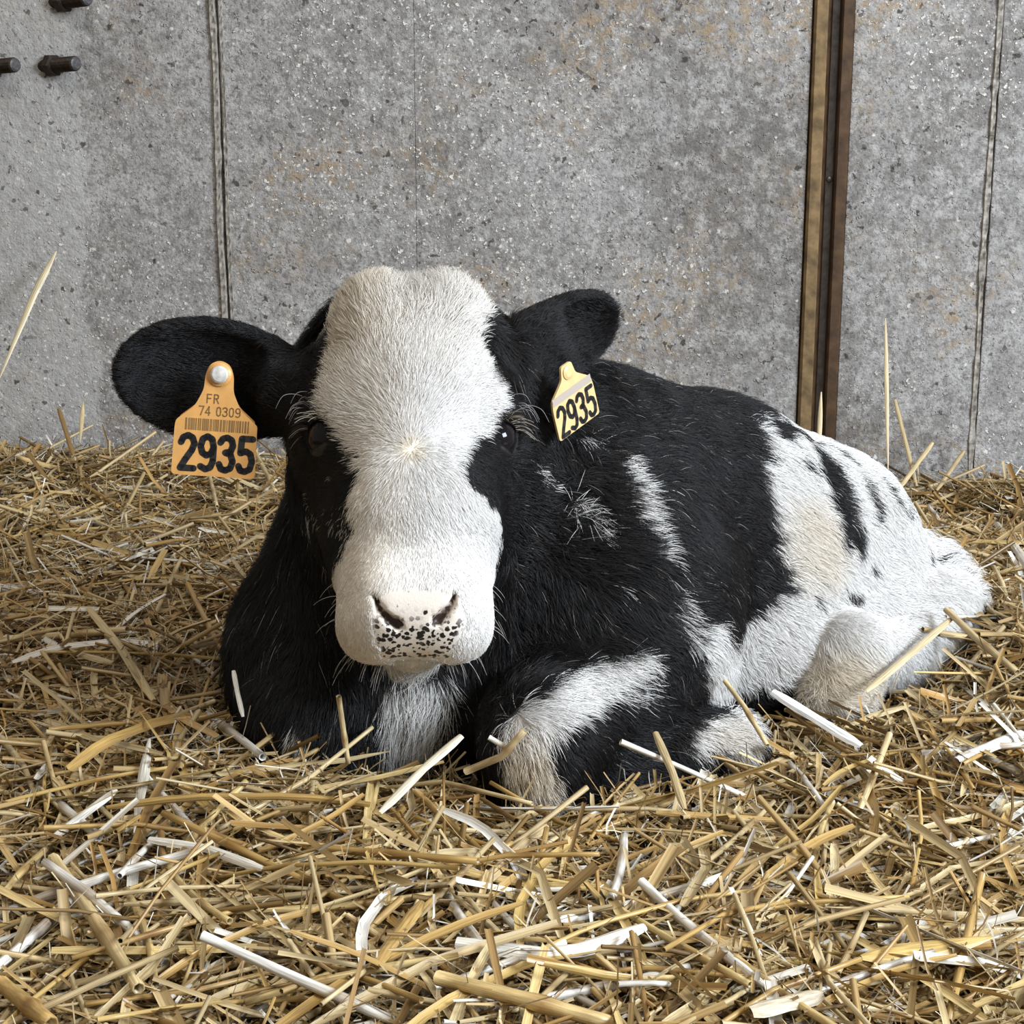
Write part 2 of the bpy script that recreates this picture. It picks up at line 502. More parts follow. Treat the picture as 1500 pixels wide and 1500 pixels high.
ell(hp(0, 0.070, -0.070), (0.053, 0.085, 0.068), HR, 0.03, 1)
for sg in (-1, 1):
    ell(hp(sg * 0.0285, 0.026, -0.038), (0.0265, 0.040, 0.032), HR, 0.025, 1)       # horn buds
    ell(hp(sg * 0.052, 0.104, -0.050), (0.029, 0.034, 0.030), HR, 0.03, 1)        # brow
    cone(hp(sg * 0.040, 0.125, -0.100), hp(sg * 0.028, 0.225, -0.082), 0.047, 0.034, 0.04, 1)   # cheek and jaw
cone(hp(0, 0.100, -0.055), hp(0, 0.190, -0.050), 0.064, 0.056, 0.03, 1)
ell(hp(0, 0.205, -0.050), (0.056, 0.085, 0.050), HR, 0.03, 1)                      # bridge of the nose
for sg in (-1, 1):
    ell(hp(sg * 0.025, 0.266, -0.049), (0.028, 0.036, 0.038), HR, 0.025, 1)        # flews and nostril wings
    ell(hp(sg * 0.0315, 0.279, -0.062), (0.0235, 0.026, 0.027), HR, 0.02, 1)
for sg in (-1, 1): ell(hp(sg * 0.0375, 0.284, -0.068), (0.0165, 0.017, 0.019), HR, 0.015, 1)    # corners of the upper lip
ell(hp(0, 0.281, -0.053), (0.034, 0.022, 0.032), HR, 0.025, 1)                     # nose pad
cone(hp(0, 0.180, -0.112), hp(0, 0.279, -0.096), 0.040, 0.024, 0.005, 1)           # lower jaw and chin
cone(hp(0, 0.070, -0.110), hp(0, 0.020, -0.150), 0.075, 0.080, 0.05, 1)            # nape into the neck
# eye sockets, nostrils, mouth
EYE = [hp(sg * 0.0655, 0.1235, -0.0470) for sg in (-1, 1)]
EYE_R = 0.0175
for sg, e in zip((-1, 1), EYE):
    ell(hp(sg * 0.088, 0.130, -0.026), (0.019, 0.019, 0.019), k=0.012, cut=True)
    ell(e, (0.0172, 0.0172, 0.0172), k=0.004, cut=True)
NOSTRIL = [np.array([(-0.0319, 0.2779, -0.0140), (-0.0283, 0.2870, -0.0170), (-0.0205, 0.2945, -0.0205), (-0.0150, 0.2975, -0.0220)]),
           np.array([(0.0272, 0.2768, -0.0122), (0.0251, 0.2849, -0.0150), (0.0190, 0.2915, -0.0172), (0.0145, 0.2955, -0.0198)])]
rr = (0.0012, 0.0019, 0.0029, 0.0035)
for pts in NOSTRIL:
    for i in range(3):
        carve_cone(hp(*pts[i]), hp(*pts[i + 1]), rr[i], rr[i + 1], 0.003)
        carve_cone(hp(*(pts[i] + (0, -0.0015, -0.003))), hp(*(pts[i + 1] + (0, -0.0015, -0.003))), rr[i], rr[i + 1], 0.003)
carve_cone(hp(-0.034, 0.300, -0.066), hp(0, 0.307, -0.066), 0.003, 0.0034, 0.004)   # mouth
carve_cone(hp(0, 0.307, -0.066), hp(0.034, 0.300, -0.066), 0.0034, 0.003, 0.004)
# ---- ears: cupped leaves (pid 2 left in the picture, 3 right)


def ear(base, tip, width_dir, half_w, dep, off, pid, opens=1):
    base, tip = np.asarray(base, float), np.asarray(tip, float)
    L = np.linalg.norm(tip - base); c = (base + tip) / 2
    R = frame(tip - base, width_dir)                 # rows: along, facing, across
    fac = R[1] if R[1] @ (V3(0, 0, CAM_H) - c) > 0 else -R[1]
    off = abs(off) * opens
    m = L
    sl, x, y, z = _window(c - m, c + m)
    out = d_ell(x, y, z, c, R, (L * 0.52, dep, half_w))
    inn = d_ell(x, y, z, c + fac * off + R[0] * L * 0.03, R, (L * 0.47, dep * 0.95, half_w * 0.88))
    k = 0.008
    hh = np.maximum(k - np.abs(out + inn), 0) / k
    d = np.maximum(out, -inn) + hh * hh * k * 0.25
    smin_into(sl, d.astype(np.float32), 0.012, pid)
    return R


eb, et = at(446, 576, 1.462), at(176, 538, 1.430)
EARL = ear(eb, et, (0.06, 0.15, 1), 0.050, 0.026, 0.013, 2)
cone(hp(-0.058, 0.075, -0.080), eb + (et - eb) * 0.14, 0.040, 0.026, 0.025, 2)
eb2, et2 = at(748, 538, 1.475), at(899, 455, 1.545)
EAR_R_SIGN = 1
EARR = ear(eb2, et2, (0.25, 0.15, 1), 0.035, 0.025, 0.012, 3, EAR_R_SIGN)
cone(hp(0.054, 0.082, -0.090), eb2 + (et2 - eb2) * 0.25, 0.036, 0.028, 0.025, 3)


def surface_nets(Dg):
    s = (Dg < 0)
    cnt = np.zeros(tuple(n - 1 for n in Dg.shape), np.uint8)
    for dx in (0, 1):
        for dy in (0, 1):
            for dz in (0, 1):
                cnt += s[dx:Dg.shape[0] - 1 + dx, dy:Dg.shape[1] - 1 + dy, dz:Dg.shape[2] - 1 + dz]
    act = np.argwhere((cnt > 0) & (cnt < 8))
    vid = np.full(cnt.shape, -1, np.int32); vid[tuple(act.T)] = np.arange(len(act))
    cor = [(dx, dy, dz) for dx in (0, 1) for dy in (0, 1) for dz in (0, 1)]
    val = {c: Dg[act[:, 0] + c[0], act[:, 1] + c[1], act[:, 2] + c[2]] for c in cor}
    acc = np.zeros((len(act), 3)); num = np.zeros(len(act))
    for a in cor:
        for ax in range(3):
            if a[ax]: continue
            b = list(a); b[ax] = 1; b = tuple(b)
            va, vb = val[a], val[b]; cr = (va < 0) != (vb < 0)
            t = np.where(cr, va / np.where(cr, va - vb, 1), 0)
            p = np.tile(np.array(a, float), (len(act), 1)); p[:, ax] += t
            acc += p * cr[:, None]; num += cr
    Vv = LO + (act + acc / num[:, None]) * VOX
    quads = []
    for ax in range(3):
        sl0 = [slice(None)] * 3; sl1 = [slice(None)] * 3
        sl0[ax] = slice(0, -1); sl1[ax] = slice(1, None)
        cr = s[tuple(sl0)] != s[tuple(sl1)]
        idx = np.argwhere(cr)
        o1, o2 = [(1, 2), (2, 0), (0, 1)][ax]
        ok = (idx[:, o1] > 0) & (idx[:, o2] > 0) & (idx[:, o1] < Dg.shape[o1] - 1) & (idx[:, o2] < Dg.shape[o2] - 1)
        idx = idx[ok]
        e1 = np.zeros(3, int); e1[o1] = 1; e2 = np.zeros(3, int); e2[o2] = 1
        c = [idx - e1 - e2, idx - e2, idx, idx - e1]
        q = np.stack([vid[tuple(k.T)] for k in c], 1)
        inside = s[tuple(idx.T)]
        q = np.where(inside[:, None], q, q[:, ::-1])
        quads.append(q)
    return Vv, np.concatenate(quads), act


CV, CQ, CACT = surface_nets(D)
CPID = PID[CACT[:, 0], CACT[:, 1], CACT[:, 2]]


def sdf_at(P):
    """body distance at points (trilinear); far outside -> large"""
    q = (np.asarray(P) - LO) / VOX
    ok = np.all((q > 0) & (q < np.array([NX, NY, NZ]) - 2), axis=1)
    r = np.full(len(q), 0.5); q = q[ok]; i = q.astype(int); f = q - i; v = 0
    for dx in (0, 1):
        for dy in (0, 1):
            for dz in (0, 1):
                w = (f[:, 0] if dx else 1 - f[:, 0]) * (f[:, 1] if dy else 1 - f[:, 1]) * (f[:, 2] if dz else 1 - f[:, 2])
                v = v + w * D[i[:, 0] + dx, i[:, 1] + dy, i[:, 2] + dz]
    r[ok] = v
    return r

# ---- coat: white and black patches as strokes lying on the hide (x, y, z, radius); later ones cover earlier ones
COAT = [
    (1, 0.35, [(0.2528, 1.64, 0.2258, 0.0335), (0.2575, 1.5936, 0.1874, 0.0417), (0.2705, 1.5759, 0.14, 0.039), (0.2754, 1.5566, 0.0999, 0.0313)]),
    (1, 0.35, [(0.3258, 1.7219, 0.1908, 0.0339), (0.3599, 1.6759, 0.1397, 0.0533), (0.388, 1.667, 0.0798, 0.0602), (0.4295, 1.6659, 0.0521, 0.047)]),
    (1, 0.35, [(0.3284, 1.6017, 0.0859, 0.0515), (0.2959, 1.5192, 0.0534, 0.0555), (0.3707, 1.577, 0.0401, 0.0511), (0.4358, 1.6609, 0.0396, 0.0402)]),
    (1, 0.35, [(0.2535, 1.5288, 0.0697, 0.0383), (0.2093, 1.5174, 0.054, 0.0339), (0.1738, 1.4246, 0.0709, 0.0243), (0.1636, 1.4202, 0.1089, 0.0126)]),
    (1, 0.35, [(0.3609, 1.7041, 0.1637, 0.027), (0.3887, 1.6992, 0.1301, 0.027), (0.4388, 1.7395, 0.0726, 0.0348)]),
    (1, 0.35, [(0.3577, 1.7436, 0.1788, 0.0179), (0.3797, 1.7101, 0.1517, 0.0176), (0.403, 1.7142, 0.1155, 0.0178)]),
    (1, 0.3, [(0.255, 1.7, 0.215, 0.03), (0.33, 1.77, 0.175, 0.055), (0.4, 1.8, 0.11, 0.06), (0.43, 1.8, 0.06, 0.07)]),
    (1, 0.3, [(0.43, 1.74, 0.05, 0.05), (0.455, 1.72, 0.03, 0.045), (0.42, 1.68, 0.0, 0.05)]),
    (0.5, 0.9, [(0.1329, 1.4055, 0.1406, 0.0079), (0.1481, 1.4078, 0.11, 0.0125)]),
    (0, 0.5, [(0.2398, 1.6415, 0.234, 0.0116), (0.2559, 1.6635, 0.2321, 0.0131), (0.2815, 1.6969, 0.2156, 0.0067)]),
    (0, 0.6, [(0.271, 1.628, 0.2054, 0.0064)]),
    (0, 0.6, [(0.3087, 1.6604, 0.1804, 0.0053)]),
    (0, 0.5, [(0.3134, 1.6467, 0.1663, 0.0052), (0.3244, 1.659, 0.1625, 0.0046)]),
    (0, 0.5, [(0.3206, 1.6239, 0.1339, 0.0091), (0.324, 1.6229, 0.1268, 0.0078)]),
    (0.1, 0.7, [(0.3422, 1.6305, 0.103, 0.0078)]),
    (0.05, 0.7, [(0.2764, 1.5542, 0.0954, 0.0075)]),
    (0.05, 0.7, [(0.3094, 1.5836, 0.0915, 0.0076), (0.3235, 1.5958, 0.0858, 0.0064)]),
    (0.1, 0.6, [(0.2898, 1.706, 0.2095, 0.0047), (0.3192, 1.7241, 0.1944, 0.0054), (0.3324, 1.7119, 0.1847, 0.0054), (0.3444, 1.6927, 0.1672, 0.0067), (0.3496, 1.6729, 0.1474, 0.0066)]),
    (0.2, 0.7, [(0.3653, 1.7165, 0.1669, 0.0061), (0.3804, 1.7062, 0.1485, 0.0054), (0.3898, 1.7092, 0.138, 0.0048)]),
    (0.2, 0.8, [(0.4225, 1.7451, 0.0883, 0.0063), (0.415, 1.7177, 0.0875, 0.0048)]),
    (0.2, 0.8, [(0.444, 1.7619, 0.0748, 0.0063), (0.4345, 1.7392, 0.0741, 0.0049)]),
    (0.75, 0.7, [(0.0867, 1.4648, 0.243, 0.0052), (0.0999, 1.4409, 0.2221, 0.0069), (0.1106, 1.4245, 0.1999, 0.0051), (0.1215, 1.4136, 0.1765, 0.0034)]),
    (0.6, 0.8, [(0.0566, 1.4252, 0.2126, 0.0085), (0.0688, 1.4156, 0.1994, 0.0051)]),
    (0.4, 0.9, [(0.055, 1.4732, 0.2618, 0.0052), (0.0698, 1.4781, 0.2578, 0.0041)]),
    (0.35, 0.9, [(0.0168, 1.419, 0.2478, 0.005), (0.0283, 1.4315, 0.2361, 0.0045)]),
    (0.3, 0.9, [(0.0841, 1.3958, 0.1553, 0.0067)]),
    (0.95, 0.4, [(0.1038, 1.3811, 0.0966, 0.009), (0.0691, 1.3564, 0.0865, 0.0149), (0.0334, 1.319, 0.083, 0.0183), (0.008, 1.3037, 0.0615, 0.0182)]),
    (1, 0.4, [(0.008, 1.2985, 0.0452, 0.0203), (0.0188, 1.2973, 0.0228, 0.014), (0.0269, 1.3001, 0.0129, 0.0086)]),
    (0, 0.5, [(0.0622, 1.3677, 0.0977, 0.005), (0.0724, 1.3723, 0.0996, 0.0033)]),
    (0.03, 0.6, [(0.0456, 1.3054, 0.0585, 0.0107), (0.0828, 1.3466, 0.0538, 0.011), (0.1184, 1.3784, 0.0546, 0.0135)]),
    (0.0, 0.5, [(0.0541, 1.3091, 0.0293, 0.0184), (0.0949, 1.3562, 0.0245, 0.0223), (0.1335, 1.3832, 0.0286, 0.0136)]),
    (0.5, 0.9, [(0.0829, 1.3528, 0.0703, 0.0055), (0.1006, 1.3706, 0.0784, 0.0078)]),
    (0.05, 0.5, [(-0.0043, 1.3115, 0.0079, 0.0065), (0.0043, 1.3079, 0.0007, 0.0054)]),
    (1, 0.4, [(0.1511, 1.3885, 0.0265, 0.0125), (0.1783, 1.4013, 0.0263, 0.0196), (0.1933, 1.4062, 0.0244, 0.0231)]),
    (0.95, 0.5, [(-0.0773, 1.3738, 0.0742, 0.0258), (-0.0825, 1.3698, 0.0519, 0.0224)]),
    (0.85, 0.6, [(-0.0841, 1.3697, 0.052, 0.0224), (-0.0896, 1.3762, 0.0132, 0.0238)]),
    (0.9, 0.5, [(-0.1792, 1.3577, 0.0495, 0.0039), (-0.1702, 1.353, 0.0359, 0.0072), (-0.1613, 1.3502, 0.0239, 0.0067)]),
]
BLAZE_L = [(-0.1, -0.074), (0.054, -0.0705), (0.083, -0.076), (0.105, -0.080), (0.113, -0.074), (0.125, -0.068), (0.139, -0.064), (0.154, -0.0566), (0.164, -0.053), (0.180, -0.048), (0.223, -0.0485), (0.231, -0.0525), (0.236, -0.062), (0.246, -0.2)]
BLAZE_R = [(-0.1, 0.075), (0.03, 0.062), (0.061, 0.0635), (0.085, 0.0717), (0.1057, 0.078), (0.113, 0.072), (0.1326, 0.062), (0.146, 0.0525), (0.162, 0.043), (0.172, 0.038), (0.1856, 0.0345), (0.191, 0.050), (0.196, 0.0666), (0.203, 0.0676), (0.218, 0.065), (0.230, 0.064), (0.240, 0.070), (0.250, 0.2)]
CREAM = [(tuple(hp(-0.004, 0.166, 0.009)), 0.011, 0.6), ((0.277, 1.576, 0.145), 0.050, 0.6), ((0.300, 1.525, 0.020), 0.045, 0.9), ((0.010, 1.300, 0.035), 0.034, 0.9), ((0.430, 1.660, 0.0), 0.045, 0.9),
         ((0.175, 1.400, 0.012), 0.030, 0.5), ((-0.162, 1.350, 0.025), 0.030, 0.9)]


def coat(P, pid):
    """whiteness 0..1 and cream 0..1 of the hide at points P"""
    n = len(P); w = np.zeros(n); cream_warmlight = np.zeros(n)
    J = P + (np.stack([vnoise(P, 60, 1), vnoise(P, 60, 2), vnoise(P, 60, 3)], 1) - 0.5) * 0.012 \
          + (np.stack([vnoise(P, 160, 4), vnoise(P, 160, 5), vnoise(P, 160, 6)], 1) - 0.5) * 0.007
    body = (pid == 0) | (pid >= 4)
    for val, soft, pts in COAT:
        best = np.full(n, 9.0); pts = [np.array(p) for p in pts]
        if not pts: continue
        segs = list(zip(pts[:-1], pts[1:])) or [(pts[0], pts[0] + 1e-5)]
        for a, b in segs:
            ab = b[:3] - a[:3]; t = np.clip(((J - a[:3]) @ ab) / max(float(ab @ ab), 1e-12), 0, 1)
            dd = np.linalg.norm(J - a[:3] - t[:, None] * ab, axis=1) / (a[3] + (b[3] - a[3]) * t)
            best = np.minimum(best, dd)
        k = sstep(1 + soft * 0.6, 1 - soft * 0.6, best) * body
        w = w * (1 - k) + val * k
    # roan flecks where the black thins out over flank, loin and neck
    fl = sstep(0.60, 0.85, vnoise(P * V3(1, 1, 0.6), 42, 9)) * sstep(0.40, 0.65, vnoise(P, 11, 12))
    w = np.maximum(w, (0.12 + 0.30 * sstep(0.17, 0.10, P[:, 0]) * sstep(0.10, 0.16, P[:, 2])) * sstep(-0.02, 0.02, P[:, 0]) * fl * body)
    # head
    q = head_local(P); s, t, h = q.T
    s = s + (vnoise(P, 90, 21) - 0.5) * 0.010; t2 = t + (vnoise(P, 90, 22) - 0.5) * 0.010
    trim = 0.0065 * sstep(0.20, 0.16, t2)             # the long hairs reach past the edge of the patch
    sl = np.interp(t2, *np.array(BLAZE_L).T) + trim; sr = np.interp(t2, *np.array(BLAZE_R).T) - trim
    wh = sstep(-0.002, 0.002, s - sl) * sstep(-0.002, 0.002, sr - s)
    wh *= np.maximum(sstep(-0.092, -0.082, h), sstep(0.235, 0.245, t2))
    wh = np.maximum(wh, 0.16 * sstep(0.6, 0.8, vnoise(P, 70, 25)) * (t > 0.13) * (s < 0))
    wh = np.where(pid == 1, wh, 0.0)
    head = pid == 1
    w = np.where(head, wh, w)
    w = np.where((pid == 2) | (pid == 3), 0.0, w)
    for c, r, a in CREAM:
        cream_warmlight = np.maximum(cream_warmlight, a * sstep(1.3, 0.3, np.linalg.norm(P - np.array(c), axis=1) / r))
    cream_warmlight = np.maximum(cream_warmlight, np.where(head, 0.5 * sstep(0.01, -0.05, q[:, 0]) + 0.25 * sstep(0.16, 0.0, q[:, 1]), 0))  # poll and left-cheek cream, deepened to paint warm side light into the coat
    cream_warmlight = np.clip(cream_warmlight * (0.6 + 0.8 * vnoise(P, 30, 31)), 0, 1)
    return w, cream_warmlight


def coat_colour(w, cream_warmlight, jitter=None):
    black = np.array((0.0075, 0.0075, 0.0085)); white = np.array((0.83, 0.815, 0.79)); crm = np.array((0.76, 0.655, 0.50))
    wc = white * (1 - cream_warmlight[:, None]) + crm * cream_warmlight[:, None]
    c = black * (1 - w[:, None]) + wc * w[:, None]
    return c


PADC = hp(0, 0.300, -0.028)


def pad_mask(P):
    """bare skin of the nose, between and below the nostrils"""
    q = head_local(P)
    jn = (vnoise(P, 140, 61) - 0.5) * 0.006
    f = q[:, 1] - 0.55 * (q[:, 2] + 0.012)           # runs from the top of the nose down over its front to the lip
    wid = np.interp(f, [0.268, 0.278, 0.292, 0.302, 0.318, 0.330], [0.012, 0.029, 0.0345, 0.033, 0.029, 0.026])
    m = sstep(1.10, 0.90, (np.abs(q[:, 0]) + jn) / wid) * sstep(0.266, 0.277, f + jn) * sstep(-0.058, -0.053, q[:, 2])
    return m


def hide_mat():
    m, nt, b = new_mat('calf_hide'); N, L = nt.nodes, nt.links
    a = N.new('ShaderNodeAttribute'); a.attribute_name = 'tint'
    p = N.new('ShaderNodeAttribute'); p.attribute_name = 'nose_pad'
    tc = N.new('ShaderNodeTexCoord')

    def spots(scale, thr, pick, off):
        mp = N.new('ShaderNodeMapping'); mp.inputs['Location'].default_value = off
        nz = N.new('ShaderNodeTexNoise'); nz.inputs['Scale'].default_value = 220
        L.new(tc.outputs['Object'], nz.inputs['Vector'])
        ad = N.new('ShaderNodeVectorMath'); ad.operation = 'MULTIPLY_ADD'; ad.inputs[1].default_value = (0.004, 0.004, 0.004)
        L.new(nz.outputs['Color'], ad.inputs[0]); L.new(tc.outputs['Object'], ad.inputs[2]); L.new(ad.outputs[0], mp.inputs['Vector'])
        v = N.new('ShaderNodeTexVoronoi'); v.inputs['Scale'].default_value = scale; L.new(mp.outputs[0], v.inputs['Vector'])
        sc = N.new('ShaderNodeSeparateColor'); L.new(v.outputs['Color'], sc.inputs[0])
        r1 = N.new('ShaderNodeMapRange'); r1.interpolation_type = 'SMOOTHSTEP'
        r1.inputs['From Min'].default_value = thr + 0.08; r1.inputs['From Max'].default_value = thr - 0.06
        L.new(v.outputs['Distance'], r1.inputs['Value'])
        r2 = N.new('ShaderNodeMapRange'); r2.inputs['From Min'].default_value = pick; r2.inputs['From Max'].default_value = pick + 0.05
        L.new(sc.outputs['Red'], r2.inputs['Value'])
        mu = N.new('ShaderNodeMath'); mu.operation = 'MULTIPLY'; L.new(r1.outputs[0], mu.inputs[0]); L.new(r2.outputs[0], mu.inputs[1])
        return mu.outputs[0]
    s1 = spots(150, 0.30, 0.60, (3, 1, 2)); s2 = spots(270, 0.52, 0.36, (7, 4, 1))
    dens = N.new('ShaderNodeAttribute'); dens.attribute_name = 'speckle'
    m2 = N.new('ShaderNodeMath'); m2.operation = 'MULTIPLY'; L.new(s2, m2.inputs[0]); L.new(dens.outputs['Fac'], m2.inputs[1])
    mx = N.new('ShaderNodeMath'); mx.operation = 'MAXIMUM'; L.new(s1, mx.inputs[0]); L.new(m2.outputs[0], mx.inputs[1])
    pm = N.new('ShaderNodeMix'); pm.data_type = 'RGBA'
    L.new(mx.outputs[0], pm.inputs[0]); pm.inputs[6].default_value = (0.78, 0.705, 0.62, 1); pm.inputs[7].default_value = (0.018, 0.015, 0.014, 1)
    mm = N.new('ShaderNodeMix'); mm.data_type = 'RGBA'
    L.new(p.outputs['Fac'], mm.inputs[0]); L.new(a.outputs['Color'], mm.inputs[6]); L.new(pm.outputs[2], mm.inputs[7])
    na_ = N.new('ShaderNodeAttribute'); na_.attribute_name = 'nostril'
    mn = N.new('ShaderNodeMix'); mn.data_type = 'RGBA'; L.new(na_.outputs['Fac'], mn.inputs[0]); L.new(mm.outputs[2], mn.inputs[6]); mn.inputs[7].default_value = (0.05, 0.028, 0.022, 1)
    L.new(mn.outputs[2], b.inputs['Base Color'])
    rr = N.new('ShaderNodeMapRange'); rr.inputs['To Min'].default_value = 0.75; rr.inputs['To Max'].default_value = 0.38
    L.new(p.outputs['Fac'], rr.inputs['Value']); L.new(rr.outputs[0], b.inputs['Roughness'])
    b.inputs['Specular IOR Level'].default_value = 0.3
    nb = N.new('ShaderNodeTexNoise'); nb.inputs['Scale'].default_value = 600; L.new(tc.outputs['Object'], nb.inputs['Vector'])
    bp = N.new('ShaderNodeBump'); bp.inputs['Strength'].default_value = 0.25; bp.inputs['Distance'].default_value = 0.001
    L.new(nb.outputs['Fac'], bp.inputs['Height']); L.new(bp.outputs['Normal'], b.inputs['Normal'])
    return m


cw, cc = coat(CV, CPID)
ccol = coat_colour(cw, cc)
hq = head_local(CV)
nost = np.zeros(len(CV))
for path in [p + o for p in NOSTRIL for o in (np.array((0, -0.0010, -0.002)), np.array((0, -0.0015, -0.003)), np.array((0, -0.003, -0.006)))]:
    fine = np.stack([np.interp(np.linspace(0, 3, 25), np.arange(4), path[:, k]) for k in range(3)], 1); fr = np.interp(np.linspace(0, 3, 25), np.arange(4), rr)
    dd = np.min(np.linalg.norm(hq[:, None, :] - fine[None], axis=2) / fr[None], axis=1) if len(CV) < 1000 else np.full(len(CV), 9.0)
    near = np.linalg.norm(hq - path.mean(0), axis=1) < 0.03
    dd[near] = np.min(np.linalg.norm(hq[near][:, None, :] - fine[None], axis=2) / fr[None], axis=1)
    nost = np.maximum(nost, sstep(1.22, 0.98, dd))
calf = quad_mesh_np('calf', CV, CQ, hide_mat(), colours=ccol)
na = calf.data.attributes.new('nostril', 'FLOAT', 'POINT'); na.data.foreach_set('value', nost.astype(np.float32))
tag(calf, 'black and white calf lying on the straw with two ear tags', 'calf')
pa = calf.data.attributes.new('nose_pad', 'FLOAT', 'POINT'); pa.data.foreach_set('value', pad_mask(CV).astype(np.float32))
sp = calf.data.attributes.new('speckle', 'FLOAT', 'POINT')
_q = head_local(CV); sp.data.foreach_set('value', sstep(0.286, 0.306, _q[:, 1] - 0.55 * (_q[:, 2] + 0.012)).astype(np.float32))

# ---- fur
nor = np.zeros((len(CV), 3)); calf.data.vertices.foreach_get('normal', tmp := np.zeros(len(CV) * 3, np.float32)); nor = tmp.reshape(-1, 3)
tri = np.concatenate([CQ[:, [0, 1, 2]], CQ[:, [0, 2, 3]]])
ta = np.linalg.norm(np.cross(CV[tri[:, 1]] - CV[tri[:, 0]], CV[tri[:, 2]] - CV[tri[:, 0]]), axis=1) / 2
tcen = CV[tri].mean(1); tpid = CPID[tri[:, 0]]
dens = np.where(tpid == 1, 1.7, 1.0) * np.where((tpid == 2) | (tpid == 3), 1.6, 1.0)
dens = dens * (tcen[:, 2] > -0.03) * np.where(nor[tri[:, 0], 2] < -0.75, 0.2, 1.0)
dens = dens * np.where((nor[tri[:, 0], 1] > 0.35), 0.35, 1.0)      # the side turned to the wall needs fewer hairs
pr = ta * dens; pr /= pr.sum()
NF = 520000
pick = rng.choice(len(tri), NF, p=pr)
r1, r2 = rng.random(NF), rng.random(NF); fl = r1 + r2 > 1; r1[fl], r2[fl] = 1 - r1[fl], 1 - r2[fl]
T = tri[pick]
FP = CV[T[:, 0]] * (1 - r1 - r2)[:, None] + CV[T[:, 1]] * r1[:, None] + CV[T[:, 2]] * r2[:, None]
FN = nrm(nor[T[:, 0]] * (1 - r1 - r2)[:, None] + nor[T[:, 1]] * r1[:, None] + nor[T[:, 2]] * r2[:, None])
FI = CPID[T[:, 0]]
keep = (pad_mask(FP) < 0.35) & (nost[T[:, 0]] < 0.3)
for e in EYE: keep &= np.linalg.norm(FP - e, axis=1) > EYE_R * 1.10
FP, FN, FI = FP[keep], FN[keep], FI[keep]; NF = len(FP)
q = head_local(FP)
G = np.tile(BACK * 0.75 + V3(0.1, 0, -0.6), (NF, 1))
chest = sstep(1.50, 1.42, FP[:, 1]) * (FI == 0) * (FP[:, 0] < 0.0)
G = G * (1 - chest[:, None]) + V3(0.05, -0.15, -1.0) * chest[:, None]
G = np.where((FI == 4)[:, None], V3(0.55, 0.25, -0.65), G)
G = np.where((FI == 5)[:, None], V3(0.55, 0.30, -0.65), G)
G = np.where((FI == 6)[:, None], V3(0.0, -0.2, -1.0), G)
WH = hp(-0.004, 0.166, 0.009)
dw = FP - WH
gh = nrm(dw) + HL * (0.35 * np.sign(q[:, 0]) * sstep(0.02, 0.06, np.abs(q[:, 0])))[:, None]
under = sstep(-0.085, -0.11, q[:, 2])
gh = gh * (1 - under[:, None]) + (V3(0, -0.1, -1.0) + 0.3 * HN) * under[:, None]
G = np.where((FI == 1)[:, None], gh, G)
G = np.where((FI == 2)[:, None], nrm(et - eb), G); G = np.where((FI == 3)[:, None], nrm(et2 - eb2), G)
sw = np.stack([vnoise(FP, 26, 41), vnoise(FP, 26, 42), vnoise(FP, 26, 43)], 1) - 0.5
sw2 = np.stack([vnoise(FP, 130, 44), vnoise(FP, 130, 45), vnoise(FP, 130, 46)], 1) - 0.5
calm = np.where(FI == 1, 0.45 + 0.7 * sstep(0.06, 0.02, q[:, 1]), 1.0)[:, None]
G = nrm(G) + sw * 0.9 * calm + sw2 * 0.8 * calm + rng.normal(0, 0.16, (NF, 3))
G = G - FN * np.sum(G * FN, 1, keepdims=True); G = nrm(G)
ln = np.full(NF, 0.021)
ln = np.where(chest > 0.3, 0.030, ln)
ln = np.where(FI == 4, 0.0145, ln); ln = np.where((FI == 5), 0.019, ln)
ln = np.where((FI == 0) & (FP[:, 0] > 0.40), 0.032, ln)
lh = 0.008 + 0.004 * sstep(0.16, 0.10, q[:, 1]) + 0.011 * sstep(0.07, 0.015, q[:, 1]) + 0.012 * under
muz = sstep(0.205, 0.255, q[:, 1]) * sstep(-0.115, -0.100, q[:, 2]); lh = lh * (1 - muz) + 0.0042 * muz
ln = np.where(FI == 1, lh, ln)
ln = np.where((FI == 2) | (FI == 3), 0.0085, ln)
ln = ln * rng.uniform(0.6, 1.25, NF)
lift = rng.uniform(0.18, 0.55, NF) * np.where(FI == 1, 0.9, 1.0) + 0.25 * under * (FI == 1)
lift = np.where((FI == 1) & (q[:, 1] < 0.05), lift + 0.25, lift)
t0 = nrm(FN * (lift + 0.35)[:, None] + G); t1 = nrm(FN * (lift * 0.6)[:, None] + G + sw2 * 0.4); t2 = nrm(FN * 0.05 + G + V3(0, 0, -0.15) + sw * 0.5)
P0 = FP - FN * 0.0008
P1 = P0 + t0 * (ln * 0.34)[:, None]; P2 = P1 + t1 * (ln * 0.34)[:, None]; P3 = P2 + t2 * (ln * 0.34)[:, None]
# colour: take the hide colour at the root; each hair is either light or dark
fw, fc = coat(FP + rng.normal(0, 0.0012, (NF, 3)), FI)
mixd = sstep(0.05, 0.95, fw)
isw = rng.random(NF) < np.clip(fw * 1.15 - 0.06, 0, 1)
lone = (~isw) & (rng.random(NF) < 0.010) & (FI != 2) & (FI != 3) & (FI != 1)
fcol = coat_colour(isw.astype(float), fc)
dk = ~isw
fcol[dk] *= rng.uniform(0.5, 1.6, dk.sum())[:, None]
brown = dk & (rng.random(NF) < 0.05); fcol[brown] = (0.035, 0.024, 0.016)
fcol[lone] = (0.30, 0.28, 0.26)
fcol[isw] *= rng.uniform(0.86, 1.08, isw.sum())[:, None]


